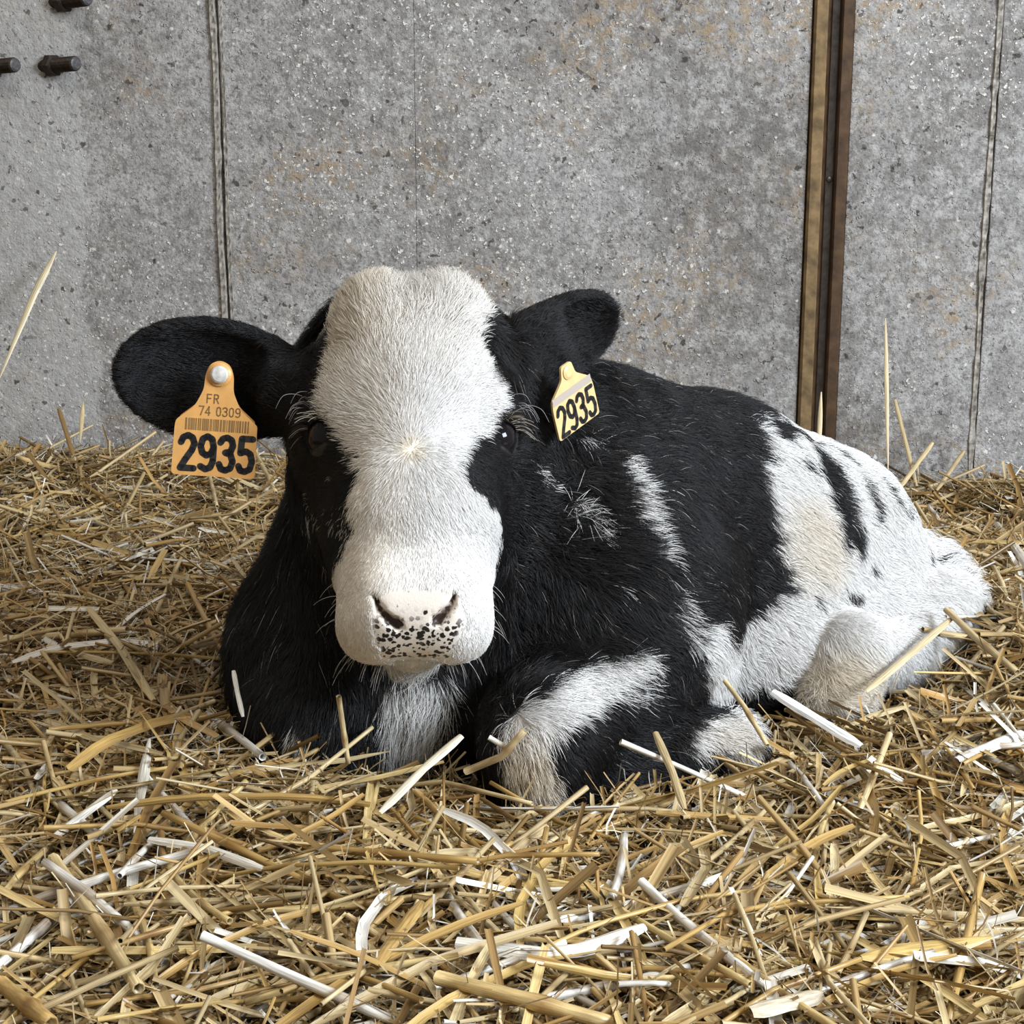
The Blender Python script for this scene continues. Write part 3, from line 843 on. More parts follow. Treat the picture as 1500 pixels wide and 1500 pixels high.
def fur_mat(name):
    m, nt, b = new_mat(name)
    a = nt.nodes.new('ShaderNodeAttribute'); a.attribute_name = 'tint'
    nt.links.new(a.outputs['Color'], b.inputs['Base Color'])
    b.inputs['Roughness'].default_value = 0.48; b.inputs['Specular IOR Level'].default_value = 0.32
    return m


M_FUR = fur_mat('calf_hair')


def hair_obj(name, pts, radii, cols, parent):
    """pts: n x k x 3, radii: n x k"""
    n, k = pts.shape[:2]
    hc = bpy.data.hair_curves.new(name); hc.add_curves([k] * n)
    hc.attributes['position'].data.foreach_set('vector', np.ascontiguousarray(pts, np.float32).ravel())
    ra = hc.attributes.get('radius') or hc.attributes.new('radius', 'FLOAT', 'POINT')
    ra.data.foreach_set('value', np.ascontiguousarray(radii, np.float32).ravel())
    ca = hc.attributes.new('tint', 'FLOAT_COLOR', 'CURVE'); c4 = np.ones((n, 4), np.float32); c4[:, :3] = cols
    ca.data.foreach_set('color', c4.ravel())
    hc.materials.append(M_FUR)
    o = bpy.data.objects.new(name, hc); COL.objects.link(o); o.parent = parent
    o['kind'] = 'stuff'
    return o


rad = np.where(FI == 1, 0.00016, 0.00018)[:, None] * np.array([1.0, 0.95, 0.75, 0.2])[None, :]
hair_obj('fur', np.stack([P0, P1, P2, P3], 1), rad, fcol, calf)

# ---- eyes
M_EYE, _nt, _b = new_mat('eyeball'); _b.inputs['Base Color'].default_value = (0.008, 0.007, 0.009, 1)
_b.inputs['Roughness'].default_value = 0.07; _b.inputs['Specular IOR Level'].default_value = 0.26
M_LID = plain_mat('eyelid_skin', (0.016, 0.015, 0.017), 0.42, noise=0.3, nscale=300)


def sphere_data(r, nu=28, nv=18):
    vs = []; fs = []
    for i in range(nv + 1):
        th = math.pi * i / nv
        for j in range(nu):
            ph = 2 * math.pi * j / nu
            vs.append((r * math.sin(th) * math.cos(ph), r * math.sin(th) * math.sin(ph), r * math.cos(th)))
    for i in range(nv):
        for j in range(nu):
            a = i * nu + j; b = i * nu + (j + 1) % nu
            fs.append((a, b, b + nu, a + nu))
    return vs, fs


lash_p, lash_c = [], []
for sg, e in zip((-1, 1), EYE):
    vs, fs = sphere_data(EYE_R)
    ob = mesh_obj('eye', vs, fs, M_EYE, calf, smooth=True); ob.location = tuple(e)
    tag(ob, 'glossy black eye')
    out = nrm(HL * sg * 0.92 + HN * 0.62 + HA * 0.05)             # where the eye looks
    updir = nrm(-HA - out * (-(HA @ out))); side = np.cross(out, updir)
    # lids: two crescents of a slightly larger sphere
    for nm, lo, hi, wd in (('upper_eyelid', 26, 78, 1), ('lower_eyelid', -74, -44, -1)):
        vs = []; fs = []; nu, nv = 20, 5
        for r in (EYE_R + 0.0026, EYE_R + 0.0003):
            for i in range(nv + 1):
                for j in range(nu + 1):
                    az = math.radians(-88 + 176 * j / nu)
                    k = math.cos(az)
                    el0 = math.radians(lo if wd > 0 else hi) * max(k, 0.0) ** 0.7; el1 = math.radians(hi if wd > 0 else lo)
                    el = el0 + (el1 - el0) * i / nv
                    d = out * math.cos(el) * math.cos(az) + side * math.cos(el) * math.sin(az) + updir * math.sin(el)
                    vs.append(d * (r - (0.0012 if i == 0 and r > EYE_R + 0.001 else 0)))
        base = (nv + 1) * (nu + 1)
        for L0 in (0, base):
            for i in range(nv):
                for j in range(nu):
                    a = L0 + i * (nu + 1) + j; fs.append((a, a + 1, a + nu + 2, a + nu + 1))
        for j in range(nu): fs.append((j, j + 1, base + j + 1, base + j))
        lid = mesh_obj(nm, vs, fs, M_LID, ob, smooth=True)
    for k in range(34):
        az = math.radians(random.uniform(-60, 60)); el = math.radians(30 * math.cos(az) ** 0.7 + random.uniform(-3, 4))
        d = out * math.cos(el) * math.cos(az) + side * math.cos(el) * math.sin(az) + updir * math.sin(el)
        p = e + d * (EYE_R + 0.002); L_ = random.uniform(0.012, 0.022)
        dr = nrm(d + V3(0, 0, -0.4) + V3(random.uniform(-.25, .25), random.uniform(-.25, .25), random.uniform(-.2, .2)))
        p1 = p + dr * L_ * 0.4; dr2 = nrm(dr + V3(0, 0, -0.45)); p2 = p1 + dr2 * L_ * 0.35; p3 = p2 + nrm(dr2 + V3(0, 0, -0.3)) * L_ * 0.3
        lash_p.append([p, p1, p2, p3]); lash_c.append((0.30, 0.25, 0.20) if random.random() < 0.5 else (0.03, 0.025, 0.02))
    # long curling brow hairs
    for k in range(9):
        p = hp(sg * random.uniform(0.070, 0.080), random.uniform(0.085, 0.105), -0.045 + random.uniform(-0.008, 0.008))
        dr = nrm(HL * sg * 1.0 + HN * 0.3 + V3(0, 0, random.uniform(-0.1, 0.7)))
        L_ = random.uniform(0.018, 0.036); p1 = p + dr * L_ * 0.4; p2 = p1 + nrm(dr + V3(0, 0, -0.5)) * L_ * 0.35; p3 = p2 + nrm(dr + V3(0, 0, -1.8)) * L_ * 0.35
        lash_p.append([p, p1, p2, p3]); lash_c.append((0.28, 0.27, 0.27))
lp = np.array(lash_p)
hair_obj('eyelashes', lp, np.full(lp.shape[:2], 0.00028) * np.array([1, 1, .8, .4]), np.array(lash_c), calf)
# whiskers of the chin and muzzle
wp, wc = [], []
for k in range(80):
    sg = random.choice((-1, 1))
    if random.random() < 0.65:
        u_ = random.uniform(0.2, 1); p = hp(sg * 0.046 * u_ , 0.285 + 0.012 * random.random(), -0.075 - 0.02 * random.random()); dr = HL * sg * u_ + V3(0, -0.35, -0.8)
    else:
        p = hp(sg * 0.052, random.uniform(0.235, 0.285), random.uniform(-0.075, -0.045)); dr = HL * sg + HN * 0.1 + V3(0, 0, -0.5)
    dr = nrm(dr + rng.normal(0, 0.2, 3)); L_ = random.uniform(0.010, 0.030)
    p1 = p + dr * L_ * 0.4; d2 = nrm(dr + V3(0, 0, -0.35)); p2 = p1 + d2 * L_ * 0.35; p3 = p2 + nrm(d2 + V3(0, 0, -0.4)) * L_ * 0.3
    wp.append([p, p1, p2, p3]); wc.append((0.55, 0.52, 0.48))
wp = np.array(wp)
hair_obj('whiskers', wp, np.full(wp.shape[:2], 0.00013) * np.array([1, 1, .8, .4]), np.array(wc), calf)

# ------------------------------------------------------------------ straw bedding
CALF_C = V3(0.10, 1.60, 0)


def ground_z(x, y):
    x = np.asarray(x, float); y = np.asarray(y, float)
    P = np.stack([x, y, x * 0], 1)
    back = sstep(1.7, 2.5, y)
    z = back * np.interp(x, [-1.0, -0.5, 0.3, 0.55, 1.0], [0.008, 0.006, -0.008, -0.042, -0.048])
    z = z + (vnoise(P, 4.5, 51) - 0.5) * 0.035 + (vnoise(P, 13, 52) - 0.5) * 0.020
    # a low bank round the hollow the calf lies in
    r = np.sqrt(((x - 0.08) / 0.40) ** 2 + ((y - 1.62) / 0.36) ** 2)
    z = z + (0.016 - 0.024 * sstep(1.55, 1.30, y) * sstep(-0.30, -0.10, x)) * np.exp(-((r - 1.12) / 0.18) ** 2) - 0.012 * sstep(0.95, 0.6, r)
    return z


def straw_colour(n, white=0.10):
    """per-stalk colour: golden, pale, bleached white, brown"""
    r = rng.random(n)
    c = np.empty((n, 3))
    gold = np.array((0.42, 0.270, 0.098)); pale = np.array((0.60, 0.475, 0.265)); wht = np.array((0.74, 0.69, 0.59)); brn = np.array((0.26, 0.155, 0.052))
    k = rng.random((n, 1))
    c[:] = gold * (1 - k) + pale * k
    m = r < white; c[m] = wht * (0.7 + 0.4 * k[m])
    m = (r >= white) & (r < white + 0.30); c[m] = brn * (0.7 + 1.0 * k[m])
    return c * rng.uniform(0.82, 1.15, (n, 1))


def straw_mat():
    m, nt, b = new_mat('straw'); N, L = nt.nodes, nt.links
    a = N.new('ShaderNodeAttribute'); a.attribute_name = 'tint'
    g = N.new('ShaderNodeAttribute'); g.attribute_name = 'grain'
    n = N.new('ShaderNodeTexNoise'); n.inputs['Scale'].default_value = 1.0; n.inputs['Detail'].default_value = 3
    L.new(g.outputs['Vector'], n.inputs['Vector'])
    r = N.new('ShaderNodeMapRange'); r.inputs['From Min'].default_value = 0.3; r.inputs['From Max'].default_value = 0.7
    r.inputs['To Min'].default_value = 0.62; r.inputs['To Max'].default_value = 1.22
    L.new(n.outputs['Fac'], r.inputs['Value'])
    v = N.new('ShaderNodeVectorMath'); v.operation = 'SCALE'; L.new(a.outputs['Color'], v.inputs[0]); L.new(r.outputs[0], v.inputs['Scale'])
    L.new(v.outputs[0], b.inputs['Base Color'])
    b.inputs['Roughness'].default_value = 0.36; b.inputs['Specular IOR Level'].default_value = 0.5
    bp = N.new('ShaderNodeBump'); bp.inputs['Strength'].default_value = 0.35; bp.inputs['Distance'].default_value = 0.0006
    L.new(n.outputs['Fac'], bp.inputs['Height']); L.new(bp.outputs['Normal'], b.inputs['Normal'])
    return m


M_STRAW = straw_mat()


def sweep(C, side, width, prof, closed):
    """C: n x K x 3 centre lines; side: n x 3; width: n (half) or n x K; prof: m x 2 (across, up) in half-widths"""
    n, K = C.shape[:2]; m = len(prof)
    tg = np.empty_like(C); tg[:, 1:-1] = C[:, 2:] - C[:, :-2]; tg[:, 0] = C[:, 1] - C[:, 0]; tg[:, -1] = C[:, -1] - C[:, -2]
    tg = nrm(tg); sd = side[:, None, :] - tg * np.sum(side[:, None, :] * tg, 2, keepdims=True); sd = nrm(sd); up = np.cross(tg, sd)
    wd = np.asarray(width, float)
    if wd.ndim == 1: wd = np.repeat(wd[:, None], K, 1)
    Vv = C[:, :, None, :] + wd[:, :, None, None] * (sd[:, :, None, :] * prof[None, None, :, 0:1] + up[:, :, None, :] * prof[None, None, :, 1:2])
    mm = m if closed else m - 1
    i = np.arange(K - 1)[:, None]; j = np.arange(mm)[None, :]; j2 = (j + 1) % m
    q = np.stack([i * m + j, i * m + j2, (i + 1) * m + j2, (i + 1) * m + j], -1).reshape(-1, 4)
    Q = (np.arange(n) * K * m)[:, None, None] + q[None]
    gr = np.empty((n, K, m, 3)); ph = rng.random(n) * 90
    gr[..., 0] = (ph[:, None] + np.arange(K)[None, :] * 0.7)[:, :, None]
    gr[..., 1] = np.arange(m)[None, None, :] * 2.3 + ph[:, None, None]
    gr[..., 2] = ph[:, None, None] * 1.7
    return Vv.reshape(-1, 3), Q.reshape(-1, 4), gr.reshape(-1, 3), K * m


def scatter(n, ybias):
    """random spots over the part of the bedding the picture shows, with a margin"""
    y = 0.72 + (WALL_Y - 0.735) * rng.random(n) ** ybias
    x = (rng.random(n) * 2 - 1) * (0.38 * y + 0.22)
    return x, y


def lines(n, x, y, ln, K, tilt, zoff, bend):
    az = rng.random(n) * 2 * math.pi
    el = rng.normal(0, tilt, n)
    d = np.stack([np.cos(az) * np.cos(el), np.sin(az) * np.cos(el), np.sin(el)], 1)
    z = ground_z(x, y) + zoff + np.abs(np.sin(el)) * ln * 0.22
    c = np.stack([x, y, z], 1)
    t = np.linspace(-0.5, 0.5, K)
    pv = nrm(np.cross(d, rng.normal(0, 1, (n, 3))))
    C = c[:, None, :] + d[:, None, :] * (t[None, :, None] * ln[:, None, None])
    C = C + pv[:, None, :] * ((bend * ln)[:, None, None] * (t[None, :, None] ** 2 * 4 - 0.33))
    return C, d


def keep_clear(C, pad):
    n, K = C.shape[:2]
    ok = (sdf_at(C.reshape(-1, 3)).reshape(n, K) > pad).all(1)
    mid = (C[:, 1:] + C[:, :-1]) / 2
    ok &= (sdf_at(mid.reshape(-1, 3)).reshape(n, K - 1) > pad).all(1)
    ok &= (C[:, :, 1] < WALL_Y - 0.012).all(1)
    return ok


# a few rough-and-ready profiles
PENT = np.array([(math.cos(2 * math.pi * k / 5), math.sin(2 * math.pi * k / 5)) for k in range(5)])
ARC = np.array([(-1, -0.25), (0, 0.25), (1, -0.25)]); FLAT = np.array([(-1, 0), (1, 0)])
BV, BQ, BG, BC = [], [], [], []; off = 0


def add_batch(Vv, Q, gr, cols, per):
    global off
    BV.append(Vv); BQ.append(Q + off); BG.append(gr); cr = np.repeat(cols, per, 0); BC.append(cr * (1 + (vnoise(Vv, 70, 71)[:, None] - 0.5) * 0.5)); off += len(Vv)


# matted layer at the bottom
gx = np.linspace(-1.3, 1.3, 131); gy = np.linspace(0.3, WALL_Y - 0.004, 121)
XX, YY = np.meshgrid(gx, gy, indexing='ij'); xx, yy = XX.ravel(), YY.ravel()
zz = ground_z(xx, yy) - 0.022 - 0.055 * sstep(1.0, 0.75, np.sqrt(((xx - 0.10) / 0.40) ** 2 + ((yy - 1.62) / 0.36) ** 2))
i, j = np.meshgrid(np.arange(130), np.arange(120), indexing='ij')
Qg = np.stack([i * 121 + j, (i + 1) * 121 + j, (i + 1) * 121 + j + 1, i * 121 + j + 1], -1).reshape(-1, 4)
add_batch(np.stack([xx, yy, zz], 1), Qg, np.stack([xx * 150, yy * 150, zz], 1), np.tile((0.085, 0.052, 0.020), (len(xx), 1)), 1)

for (n, K, prof, closed, l0, l1, w0, w1, tilt, zlo, zhi, bnd, white, yb) in (
        (12500, 4, PENT, True, 0.050, 0.190, 0.0011, 0.0029, 0.16, -0.018, 0.010, 0.05, 0.05, 0.85),
        (14500, 4, ARC, False, 0.035, 0.160, 0.0013, 0.0048, 0.20, -0.016, 0.011, 0.07, 0.10, 0.85),
        (40000, 4, ARC, False, 0.015, 0.085, 0.0004, 0.0016, 0.34, -0.016, 0.012, 0.14, 0.13, 0.80),
        (50000, 4, FLAT, False, 0.008, 0.060, 0.00025, 0.0008, 0.50, -0.014, 0.014, 0.22, 0.18, 0.75)):
    x, y = scatter(n, yb)
    ln = l0 + (l1 - l0) * rng.random(n) ** 1.7; wd = w0 + (w1 - w0) * rng.random(n) ** 1.4
    C, d = lines(n, x, y, ln, K, tilt, zlo + (zhi - zlo) * rng.random(n), rng.normal(0, bnd, n))
    ok = keep_clear(C, 0.0025); C, d, wd = C[ok], d[ok], wd[ok]; n = len(C)
    side = nrm(np.cross(d, V3(0, 0, 1)) + rng.normal(0, 0.35, (n, 3)))
    ww = wd[:, None] * rng.uniform(0.8, 1.1, (n, K))
    Vv, Q, gr, per = sweep(C, side, ww, prof, closed)
    add_batch(Vv, Q, gr, straw_colour(n, white), per)
bed = quad_mesh_np('straw_bedding', np.concatenate(BV), np.concatenate(BQ), M_STRAW, smooth=True, colours=np.concatenate(BC))
ga = bed.data.attributes.new('grain', 'FLOAT_VECTOR', 'POINT'); ga.data.foreach_set('vector', np.concatenate(BG).astype(np.float32).ravel())
tag(bed, 'deep golden straw bedding covering the floor', 'straw', kind='stuff')

# ---- stalks lying loose on top, one object each
HEX = np.array([(math.cos(2 * math.pi * k / 7), math.sin(2 * math.pi * k / 7)) for k in range(7)])
GUT = np.array([(-1, 0.30), (-0.55, -0.10), (0, -0.22), (0.55, -0.10), (1, 0.30), (0.5, 0.02), (0, -0.10), (-0.5, 0.02)])


def stalk_mesh(C, half, kind, col, side=None):
    """one stalk along points C (K x 3). kind: 'tube' hollow stem with a joint, 'split' gutter-shaped half stem, 'leaf' flat tapering blade"""
    C = np.asarray(C, float)
    t = np.linspace(0, len(C) - 1, 9); Cd = np.stack([np.interp(t, np.arange(len(C)), C[:, k]) for k in range(3)], 1)
    K = len(Cd)
    if side is None: side = np.cross(C[-1] - C[0], V3(0, 0.2, 1)); side = nrm(side)
    w = np.full(K, half)
    if kind == 'tube':
        w = w * np.array([1.0, 0.97, 0.98, 1.0, 1.0, 1.22, 0.98, 0.95, 0.93]); prof = HEX
    elif kind == 'split':
        w = w * np.array([0.75, 1.0, 1.05, 1.0, 0.95, 1.0, 1.05, 1.0, 0.55]); prof = GUT
    else:
        w = w * np.array([0.25, 0.7, 1.0, 1.1, 1.05, 0.9, 0.7, 0.45, 0.08]); prof = GUT * np.array([1, 0.8])
    Vv, Q, gr, per = sweep(Cd[None], side[None], w[None], prof, True)
    me = bpy.data.meshes.new('straw_stalk')
    faces = [tuple(map(int, f)) for f in Q]; verts = list(map(tuple, Vv)); m = len(prof)
    if kind != 'tube':
        faces += [tuple(range(m))[::-1], tuple(range((K - 1) * m, K * m))]
    else:                                     # hollow ends: a short inner wall
        for e, sgn in ((0, 1), (K - 1, -1)):
            cen = Cd[e]; dirv = nrm(Cd[1] - Cd[0]) * sgn if e == 0 else nrm(Cd[-2] - Cd[-1])
            ring = [Vv[e * m + k] for k in range(m)]; b0 = len(verts)
            verts += [tuple(cen + (p - cen) * 0.72) for p in ring]; b1 = len(verts)
            verts += [tuple(cen + (p - cen) * 0.66 + dirv * half * 2.5) for p in ring]
            for k in range(m):
                k2 = (k + 1) % m
                faces.append((e * m + k, e * m + k2, b0 + k2, b0 + k)); faces.append((b0 + k, b0 + k2, b1 + k2, b1 + k))
            faces.append(tuple(range(b1, b1 + m)))
    me.from_pydata([tuple(map(float, v)) for v in verts], [], faces); me.update()
    me.polygons.foreach_set('use_smooth', [kind == 'tube'] * len(me.polygons))
    nv = len(verts)
    ca = me.color_attributes.new('tint', 'FLOAT_COLOR', 'POINT')
    cl = np.ones((nv, 4), np.float32); cl[:, :3] = col
    if kind == 'tube':
        cl[5 * m:6 * m, :3] *= (0.62, 0.52, 0.42)
        cl[K * m:, :3] *= 0.6
    ca.data.foreach_set('color', cl.ravel())
    g = np.zeros((nv, 3), np.float32); g[:len(gr)] = gr
    a = me.attributes.new('grain', 'FLOAT_VECTOR', 'POINT'); a.data.foreach_set('vector', g.ravel())
    me.materials.append(M_STRAW)
    return me


def place_stalk(me, loc=(0, 0, 0), rot=None, label=None, group=None):
    o = bpy.data.objects.new('straw_stalk', me); COL.objects.link(o); o.location = tuple(map(float, loc))
    if rot is not None: o.rotation_mode = 'QUATERNION'; o.rotation_quaternion = rot
    tag(o, label, 'straw', group)
    return o


GOLD, PALE, WHITE, TAN, BROWN = (0.47, 0.30, 0.10), (0.64, 0.50, 0.27), (0.80, 0.76, 0.68), (0.50, 0.38, 0.20), (0.27, 0.165, 0.06)


def gz(u, v, lift=0.024):
    """a point on the bedding seen at (u, v)"""
    Y = 1.4
    for _ in range(12):
        z = float(ground_z([at(u, v, Y)[0]], [Y])[0]) + lift
        p1 = at(u, v, 1.0); k = (p1[2] - CAM_H)          # height lost per metre
        Y = Y * 0.4 + 0.6 * (z - CAM_H) / k
        Y = min(Y, WALL_Y - 0.03)
    return at(u, v, Y)


SPECIAL = [  # (points, half width, kind, colour, label)
    ([at(1132, 1012, 1.47), at(1262, 1092, 1.40)], 0.0052, 'split', (0.90, 0.89, 0.86), "bright white flat straw stalk lying before the calf's hind hoof"),
    ([at(496, 1020, 1.305), at(503, 1070, 1.315), at(510, 1118, 1.318)], 0.0022, 'tube', PALE, "upright pale straw stalk standing left of the calf's white chest stripe"),
    ([at(676, 1077, 1.275), at(620, 1125, 1.25), at(556, 1190, 1.20)], 0.0036, 'split', (0.72, 0.64, 0.48), "pale straw stalk slanting up before the calf's chest, below the chin"),
    ([at(682, 1130, 1.275), at(735, 1108, 1.262), at(768, 1070, 1.262)], 0.0030, 'tube', TAN, "bent tan straw stalk lying against the calf's folded front knee"),
    ([at(716, 1080, 1.27), at(750, 1100, 1.266)], 0.0022, 'tube', WHITE, "short white straw stub poking out left of the calf's front knee"),
    ([at(82, 368, 2.545), at(50, 430, 2.51), at(-6, 566, 2.44)], 0.0048, 'leaf', (0.66, 0.55, 0.34), 'long dry straw blade leaning against the wall at the left edge'),
    ([at(1297, 466, 2.535), at(1299, 580, 2.49), at(1301, 700, 2.44)], 0.0030, 'leaf', (0.68, 0.55, 0.33), 'tallest upright straw stalk leaning on the wall right of the steel post'),
    ([at(1311, 585, 2.51), at(1325, 640, 2.48), at(1343, 712, 2.44)], 0.0030, 'split', TAN, 'bent tan straw stalk standing against the wall beside the tallest stalk'),
    ([at(1366, 648, 2.48), at(1315, 718, 2.40)], 0.0034, 'split', PALE, 'pale straw stalk slanting up to the right at the wall behind the rump'),
    ([at(1412, 660, 2.50), at(1372, 718, 2.43)], 0.0030, 'split', TAN, 'straw stalk tilted against the wall just left of the right-hand seam'),
    ([at(86, 598, 2.52), at(108, 668, 2.44)], 0.0034, 'split', BROWN, 'brown straw stalk leaning on the wall low down at the left'),
    ([at(122, 588, 2.53), at(117, 650, 2.46)], 0.0028, 'leaf', PALE, 'pale thin straw blade standing by the wall beside a brown stalk'),
    ([at(1203, 574, 1.98), at(1200, 640, 1.97), at(1196, 838, 1.95)], 0.0026, 'leaf', (0.72, 0.58, 0.36), "thin straw tip sticking up behind the calf's rump before the steel post"),
    ([at(1392, 906, 1.62), at(1330, 960, 1.53), at(1268, 1012, 1.47)], 0.0038, 'split', (0.62, 0.50, 0.30), "tan straw stalk crossing below the calf's hock to the hind hoof"),
    ([at(1386, 893, 1.63), at(1430, 935, 1.58), at(1490, 985, 1.52)], 0.0034, 'tube', TAN, "straw stalk slanting down to the right from the calf's hock"),
    ([at(1062, 998, 1.41), at(1090, 1035, 1.37), at(1124, 1092, 1.33)], 0.0022, 'tube', PALE, "thin pale straw stalk beside the calf's front hoof"),
    ([at(960, 1072, 1.33), at(985, 1130, 1.285), at(1003, 1185, 1.25)], 0.0032, 'split', TAN, "tan straw stalk standing before the calf's folded foreleg"),
    ([gz(78, 1258), gz(140, 1350), gz(203, 1448)], 0.0046, 'tube', (0.60, 0.45, 0.22), 'thick jointed straw stalk running diagonally in the lower left corner'),
    ([gz(78, 1226), gz(170, 1156)], 0.0036, 'split', WHITE, 'white flat straw stalk lying slanted at the left below the calf'),
    ([gz(219, 1082), gz(208, 1150), gz(196, 1220)], 0.0040, 'leaf', (0.70, 0.66, 0.56), 'greyish straw blade pointing away from the camera at lower left'),
    ([gz(218, 1228), gz(300, 1240), gz(385, 1272)], 0.0040, 'split', (0.80, 0.75, 0.64), 'long whitish straw stalk lying across the bedding at lower left'),
    ([gz(1303, 1076), gz(1282, 1130), gz(1258, 1190)], 0.0030, 'tube', PALE, 'pale straw stalk pointing at the white stalk by the hind hoof'),
    ([gz(1498, 1072), gz(1402, 1112)], 0.0060, 'split', (0.80, 0.78, 0.74), 'wide pale flat straw stalk at the right edge below the hind leg'),
    ([gz(668, 1378), gz(790, 1396), gz(860, 1388), gz(945, 1356)], 0.0056, 'split', (0.84, 0.79, 0.68), 'large bent white straw stalk lying at the bottom centre'),
    ([gz(640, 1432), gz(760, 1462), gz(900, 1500)], 0.0048, 'tube', (0.64, 0.46, 0.20), 'long thick golden stalk below the bent white stalk'),
    ([gz(1262, 1402), gz(1350, 1392), gz(1456, 1372)], 0.0085, 'leaf', (0.62, 0.43, 0.15), 'broad golden straw leaf lying in the lower right corner'),
    ([gz(1100, 1480), gz(1205, 1455)], 0.0060, 'split', (0.70, 0.60, 0.44), 'wide pale stalk end at the bottom, right of centre'),
    ([gz(700, 1300), gz(770, 1230), gz(800, 1208)], 0.0048, 'split', (0.58, 0.44, 0.24), "frayed flat stalk pointing up at the calf's front knee"),
    ([gz(545, 1418), gz(618, 1320)], 0.0045, 'split', GOLD, 'golden flat stalk slanting up to the right at the bottom centre'),
    ([gz(0, 1440), gz(75, 1500)], 0.0052, 'tube', GOLD, 'thick golden stalk cut off by the lower left corner'),
    ([gz(130, 890), gz(175, 945), gz(225, 1025)], 0.0042, 'split', (0.66, 0.50, 0.24), "long golden stalk slanting down on the straw left of the calf's chest"),
    ([gz(6, 936), gz(100, 930), gz(186, 922)], 0.0038, 'tube', PALE, 'pale stalk lying level at the left edge, beside the calf'),
    ([gz(70, 945), gz(165, 970)], 0.0042, 'split', PALE, "pale broad stalk just below the level one at the left"),
    ([gz(228, 898), gz(268, 812)], 0.0022, 'tube', (0.68, 0.52, 0.26), 'thin golden stalk pointing up left of the calf under the left ear tag'),
    ([gz(275, 856), gz(312, 930), gz(346, 985)], 0.0030, 'tube', GOLD, "curved golden stalk running up to the calf's black shoulder"),
    ([at(342, 982, 1.385), at(347, 1010, 1.375), at(356, 1050, 1.35)], 0.0020, 'split', (0.88, 0.86, 0.80), "small white straw leaf touching the calf's shoulder at the left"),
    ([gz(1460, 765), gz(1488, 800), gz(1520, 850)], 0.0055, 'split', (0.66, 0.60, 0.50), 'pale grey split stalk at the right edge beside the rump'),
    ([gz(373, 660), gz(388, 690), gz(404, 722)], 0.0030, 'tube', PALE, "pale stalk slanting down right of the left ear tag"),
    ([gz(305, 688), gz(318, 742)], 0.0026, 'tube', PALE, 'pale stalk poking out straight below the left ear tag'),
]
for pts, hw, kind, col, label in SPECIAL:
    pts = np.array(pts); c0 = pts.mean(0)
    view = nrm(c0 - V3(0, 0, CAM_H)); up = V3(0, 0, 1) * 0.8 - view * 0.5
    me = stalk_mesh(pts - c0, hw, kind, col, nrm(np.cross(pts[-1] - pts[0], up)))
    place_stalk(me, c0, None, label)

protos = []
for k in range(24):
    L_ = 0.07 + 0.13 * random.random(); kind = ('tube', 'split', 'tube', 'split', 'leaf')[k % 5]
    half = random.uniform(0.0020, 0.0044) * (1.1 if kind == 'split' else 0.78)
    bend = random.gauss(0, 0.05) * L_; kink = random.random() < 0.3
    C = np.array([(-0.5 * L_, 0, 0), (0, bend * (3 if kink else 1), abs(bend) * 0.5), (0.5 * L_, 0, 0)])
    if not kink: C = np.array([(-0.5 * L_, 0, 0), (-0.2 * L_, bend, 0), (0.2 * L_, bend, 0.0), (0.5 * L_, 0, 0)])
    col = [GOLD, PALE, (0.62, 0.46, 0.2), WHITE, TAN, GOLD, (0.58, 0.4, 0.14), PALE][(k * 5 + k // 8) % 8]
    protos.append((stalk_mesh(C, half, kind, col, V3(0, 1, 0)), L_, kind))
COLW = ['golden', 'pale', 'amber', 'white', 'tan', 'golden', 'honey-coloured', 'pale']


def project(p):
    x, y, z = p[0], p[1] * math.cos(PITCH) - (p[2] - CAM_H) * math.sin(PITCH), p[1] * math.sin(PITCH) + (p[2] - CAM_H) * math.cos(PITCH)
    return 750 + FOC * x / y, 750 - FOC * z / y


def where_words(u, v):
    if v < 860:
        if u < 440: return 'by the wall left of the calf' if v < 740 else 'under the left ear tag'
        return 'by the wall behind the rump' if v < 770 else 'right of the rump'
    if v < 1060: return "beside the calf's black shoulder" if u < 440 else "right of the calf's hock"
    row = 0 if v < 1200 else 1 if v < 1350 else 2
    colm = 0 if u < 250 else 1 if u < 520 else 2 if u < 800 else 3 if u < 1080 else 4 if u < 1290 else 5
    return [["at the left edge below the shoulder", "below the left foreleg", "below the chin and chest", "before the folded foreleg", "before the hind hoof", "at the right edge below the hock"],
            ["at the left, well below the calf", "left of centre, well below the calf", "well below the calf's chin", "well below the folded foreleg", "well below the hind hoof", "at the right, well below the hock"],
            ["in the bottom left corner", "along the bottom edge, left of centre", "along the bottom edge under the chin", "along the bottom edge under the foreleg", "at the bottom under the hind hoof", "in the bottom right corner"]][row][colm]


